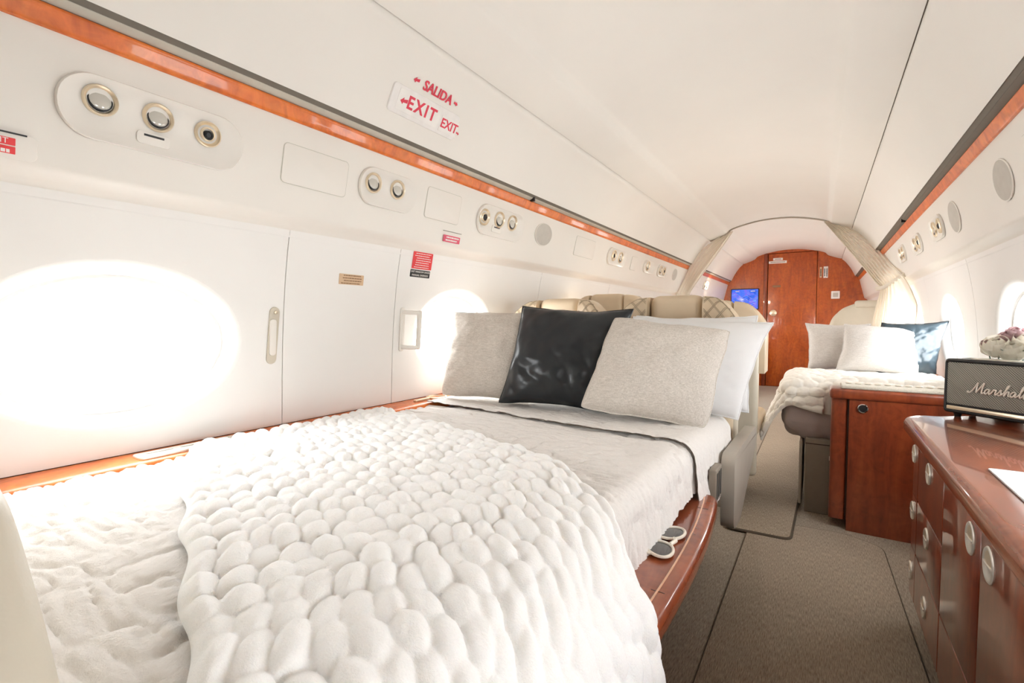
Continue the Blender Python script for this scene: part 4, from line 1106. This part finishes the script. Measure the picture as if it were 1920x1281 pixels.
# script badge drawn as pen strokes: glyph units, baseline 0, x-height 1
G = []
def stroke(*p): G.append(p)
stroke((-.55, .25), (-.75, .05), (-.35, -.05), (.1, .5), (.55, 1.6), (.75, 2.25), (.72, 1.2), (.78, .15), (.95, .35), (1.45, 1.5), (1.85, 2.25), (1.72, 1.2), (1.70, .25), (1.85, 0), (2.15, .25))
def letter_a(x): stroke((x + .75, .85), (x + .45, 1.02), (x + .1, .7), (x + .02, .25), (x + .22, 0), (x + .5, .2), (x + .8, .95), (x + .74, .3), (x + .88, .02), (x + 1.15, .3))
letter_a(2.2)
stroke((3.3, .25), (3.55, .75), (3.66, 1.12), (3.75, .95), (4.05, .95), (3.98, .3), (4.12, .02), (4.35, .3))
stroke((4.3, .25), (4.6, .7), (4.78, 1.1), (4.85, .7), (4.95, .3), (4.75, .0), (4.45, .08), (4.75, .02), (5.2, .3))
stroke((5.15, .28), (5.6, 1.1), (5.95, 2.0), (5.85, 2.2), (5.65, 1.7), (5.5, .0), (5.75, .75), (6.05, .98), (6.15, .7), (6.1, .2), (6.3, .02), (6.5, .3))
letter_a(6.45)
for x in (7.6, 8.25): stroke((x, .28), (x + .4, 1.1), (x + .68, 2.0), (x + .55, 2.2), (x + .38, 1.6), (x + .28, .4), (x + .42, .02), (x + .7, .3))
bm_ = MB(); sc_ = .0142; wtot = 8.95
for s_ in G:
    pts = catmull([(x, y, 0) for x, y in s_], 5)
    pts = [((x + .18 * y) * sc_, y * sc_, .004 + .0004 * (i % 2)) for i, (x, y, z) in enumerate(pts)]
    bm_.merge(tube(pts, .0021, 6))
build('name_badge', bm_.xf(F @ Matrix.Translation((W_ / 2 - wtot / 2 * sc_ + .009, H_ * .42, 0))), 'nickel', o, smooth=60)

# flowers behind the loudspeaker
pc = Vector((.490, 2.03, CZ))
o = root('flower_pot', (pc.x, 2.056, CZ), 'small posy of cream and mauve flowers in a pot behind the loudspeaker', 'flowers')
build('pot', lathe([(.022, 0), (.034, .004), (.04, .06), (.041, .11), (.038, .112), (.033, .06), (0, .058)], 24).xf(Matrix.Translation((pc.x, 2.056, CZ))), 'pot', o)
rnd = random.Random(4)
def bloom(c, r, mat, n=5):
    mb = MB(); c = Vector(c); ax = Vector((rnd.uniform(-.4, .1), rnd.uniform(-.7, -.2), 1)).normalized(); R_ = ax.to_track_quat('Z', 'Y').to_matrix()
    for ring in range(n):
        k = (3, 5, 6, 7, 6)[ring]; lat = (1.25, .85, .40, -.05, -.55)[ring]; rr = r * (.62, .80, .95, 1.0, .97)[ring]
        for i in range(k):
            a = 2 * PI * (i + .5 * (ring % 2)) / k + rnd.uniform(-.12, .12); wd = 2 * PI / k * .68; P_ = []
            for v in np.linspace(-.75, .42, 4):
                row = []
                for u in np.linspace(-1, 1, 5):
                    la = lat + v * .9; lo_ = a + u * wd * math.cos(min(1, abs(v) * 1.1)) ; q = rr * (1 + .10 * v + .05 * u * u + (.10 if v > .3 else 0))
                    row.append(c + R_ @ Vector((q * math.cos(la) * math.cos(lo_), q * math.cos(la) * math.sin(lo_), q * math.sin(la))))
                P_.append([tuple(p) for p in row])
            mb.merge(grid(P_))
    return build('bloom', mb, mat, o, smooth=80)
for (dx, dy, z, r, mt) in ((-.034, -.008, .893, .030, 'petal'), (-.004, -.028, .880, .028, 'petal'), (.030, -.010, .902, .033, 'petal'), (-.008, .012, .918, .019, 'petal_m'), (.012, .014, .932, .020, 'petal_m'), (-.056, .006, .902, .010, 'petal_m'), (.044, .020, .925, .017, 'petal_m'), (.012, .0, .893, .026, 'petal')):
    b_ = bloom((pc.x + dx, 2.056 + dy, z - .016), r * 1.15, mt)
    build('stem', tube([(pc.x + dx * .3, 2.056 + dy * .3, CZ + .06), (pc.x + dx, 2.056 + dy, z - .012)], .0018, 5), 'leaf', b_)
for i in range(9):
    a = 2 * PI * i / 9; d = Vector((math.cos(a), math.sin(a), 0)); c = Vector((pc.x, 2.056, .868)) + d * .02; w = Vector((-d.y, d.x, 0)) * .016
    mb = MB().add([c, c + d * .02 + w + Vector((0, 0, .008)), c + d * .045 + Vector((0, 0, .0)), c + d * .02 - w + Vector((0, 0, .008)), c + d * .02 + Vector((0, 0, .003))], [(0, 1, 4), (1, 2, 4), (2, 3, 4), (3, 0, 4)])
    build('leaf', mb, 'leaf', o)

# ------------------------------------------------------------------ curtains
def curtain(inner, outer, label, folds, amp, tie, strap, seed):
    inn = np.array(catmull(inner, 12)); out = np.array(catmull(outer, 12)); nv = len(inn); nu = 120
    U = np.linspace(0, 1, nu)[:, None, None]; P = inn[None] * (1 - U) + out[None] * U
    uu = np.linspace(0, 1, nu)[:, None]; vv = np.linspace(0, 1, nv)[None]
    spread = np.linalg.norm(out - inn, axis=1)[None]
    dens = uu ** .75
    w = np.sin(2 * PI * folds * dens + 1.4 * vnoise(uu * 3, vv * 3, seed)) * amp * np.clip(spread / .12, .25, 1) * (1 - .55 * uu)
    P[..., 1] += w; P[..., 0] += w * .25
    o = root('curtain', tuple(inn[-1]), label, 'curtain', 'tied-back cabin curtains')
    mb = grid(P); me = build('drape', mb, 'curtain', o, smooth=80)
    pass
    build('hem', tube([tuple(p) for p in P[0]], .005, 6), 'curtain', me)
    build('hem', tube([tuple(p) for p in P[-1]], .004, 6), 'curtain', me)
    build('tieback', tube(strap, .016, 8), 'curtain', o)
    return o
curtain([(0.0, 5.30, 1.862), (.09, 5.15, 1.71), (.22, 4.9, 1.48), (.335, 4.68, 1.27), (.372, 4.62, 1.195), (.350, 4.62, 1.06), (.325, 4.62, .85), (.315, 4.6, .45), (.31, 4.6, .10)],
        [(.045, 5.30, 1.868), (.20, 5.28, 1.775), (.365, 5.10, 1.60), (.425, 4.65, 1.40), (.448, 4.15, 1.262), (.495, 4.02, 1.12), (.515, 4.02, .98), (.46, 4.03, .5), (.46, 4.03, .10)],
        'cream curtain tied back on the right before the wood bulkhead', 9, .020, None, [(.352, 4.60, 1.198), (.385, 4.50, 1.20), (.43, 4.30, 1.235), (.462, 4.15, 1.262)], 3)
curtain([(-.778, 5.34, 1.858), (-.86, 5.30, 1.72), (-.99, 5.24, 1.51), (-1.12, 5.18, 1.30), (-1.16, 5.16, 1.20), (-1.155, 5.15, 1.05), (-1.14, 5.15, .80), (-1.13, 5.15, .40), (-1.13, 5.15, .10)],
        [(-.83, 5.34, 1.858), (-1.0, 5.32, 1.745), (-1.145, 5.27, 1.585), (-1.20, 5.2, 1.42), (-1.235, 5.05, 1.25), (-1.29, 4.95, 1.10), (-1.31, 4.9, .95), (-1.27, 4.9, .5), (-1.26, 4.9, .10)],
        'cream curtain tied back on the left behind the beige seats', 6, .018, None, [(-1.14, 5.14, 1.205), (-1.19, 5.1, 1.20), (-1.245, 5.02, 1.225)], 8)
# ceiling track of the curtains
tr = [(sx(1, x), 5.34, sz(z) - .008) for x, z in catmull([(-.60, .822), (-.45, .878), (-.425, .897), (-.40, .922), (-.30, .953), (-.15, .982), (0, .99), (.15, .982), (.30, .953), (.40, .922), (.425, .897), (.45, .878), (.60, .822)], 4)]
t_ = build('curtain_track', tube(tr, .007, 6), 'leather_grey'); tag(t_, 'thin arched curtain track across the ceiling before the bulkhead', 'curtain track')
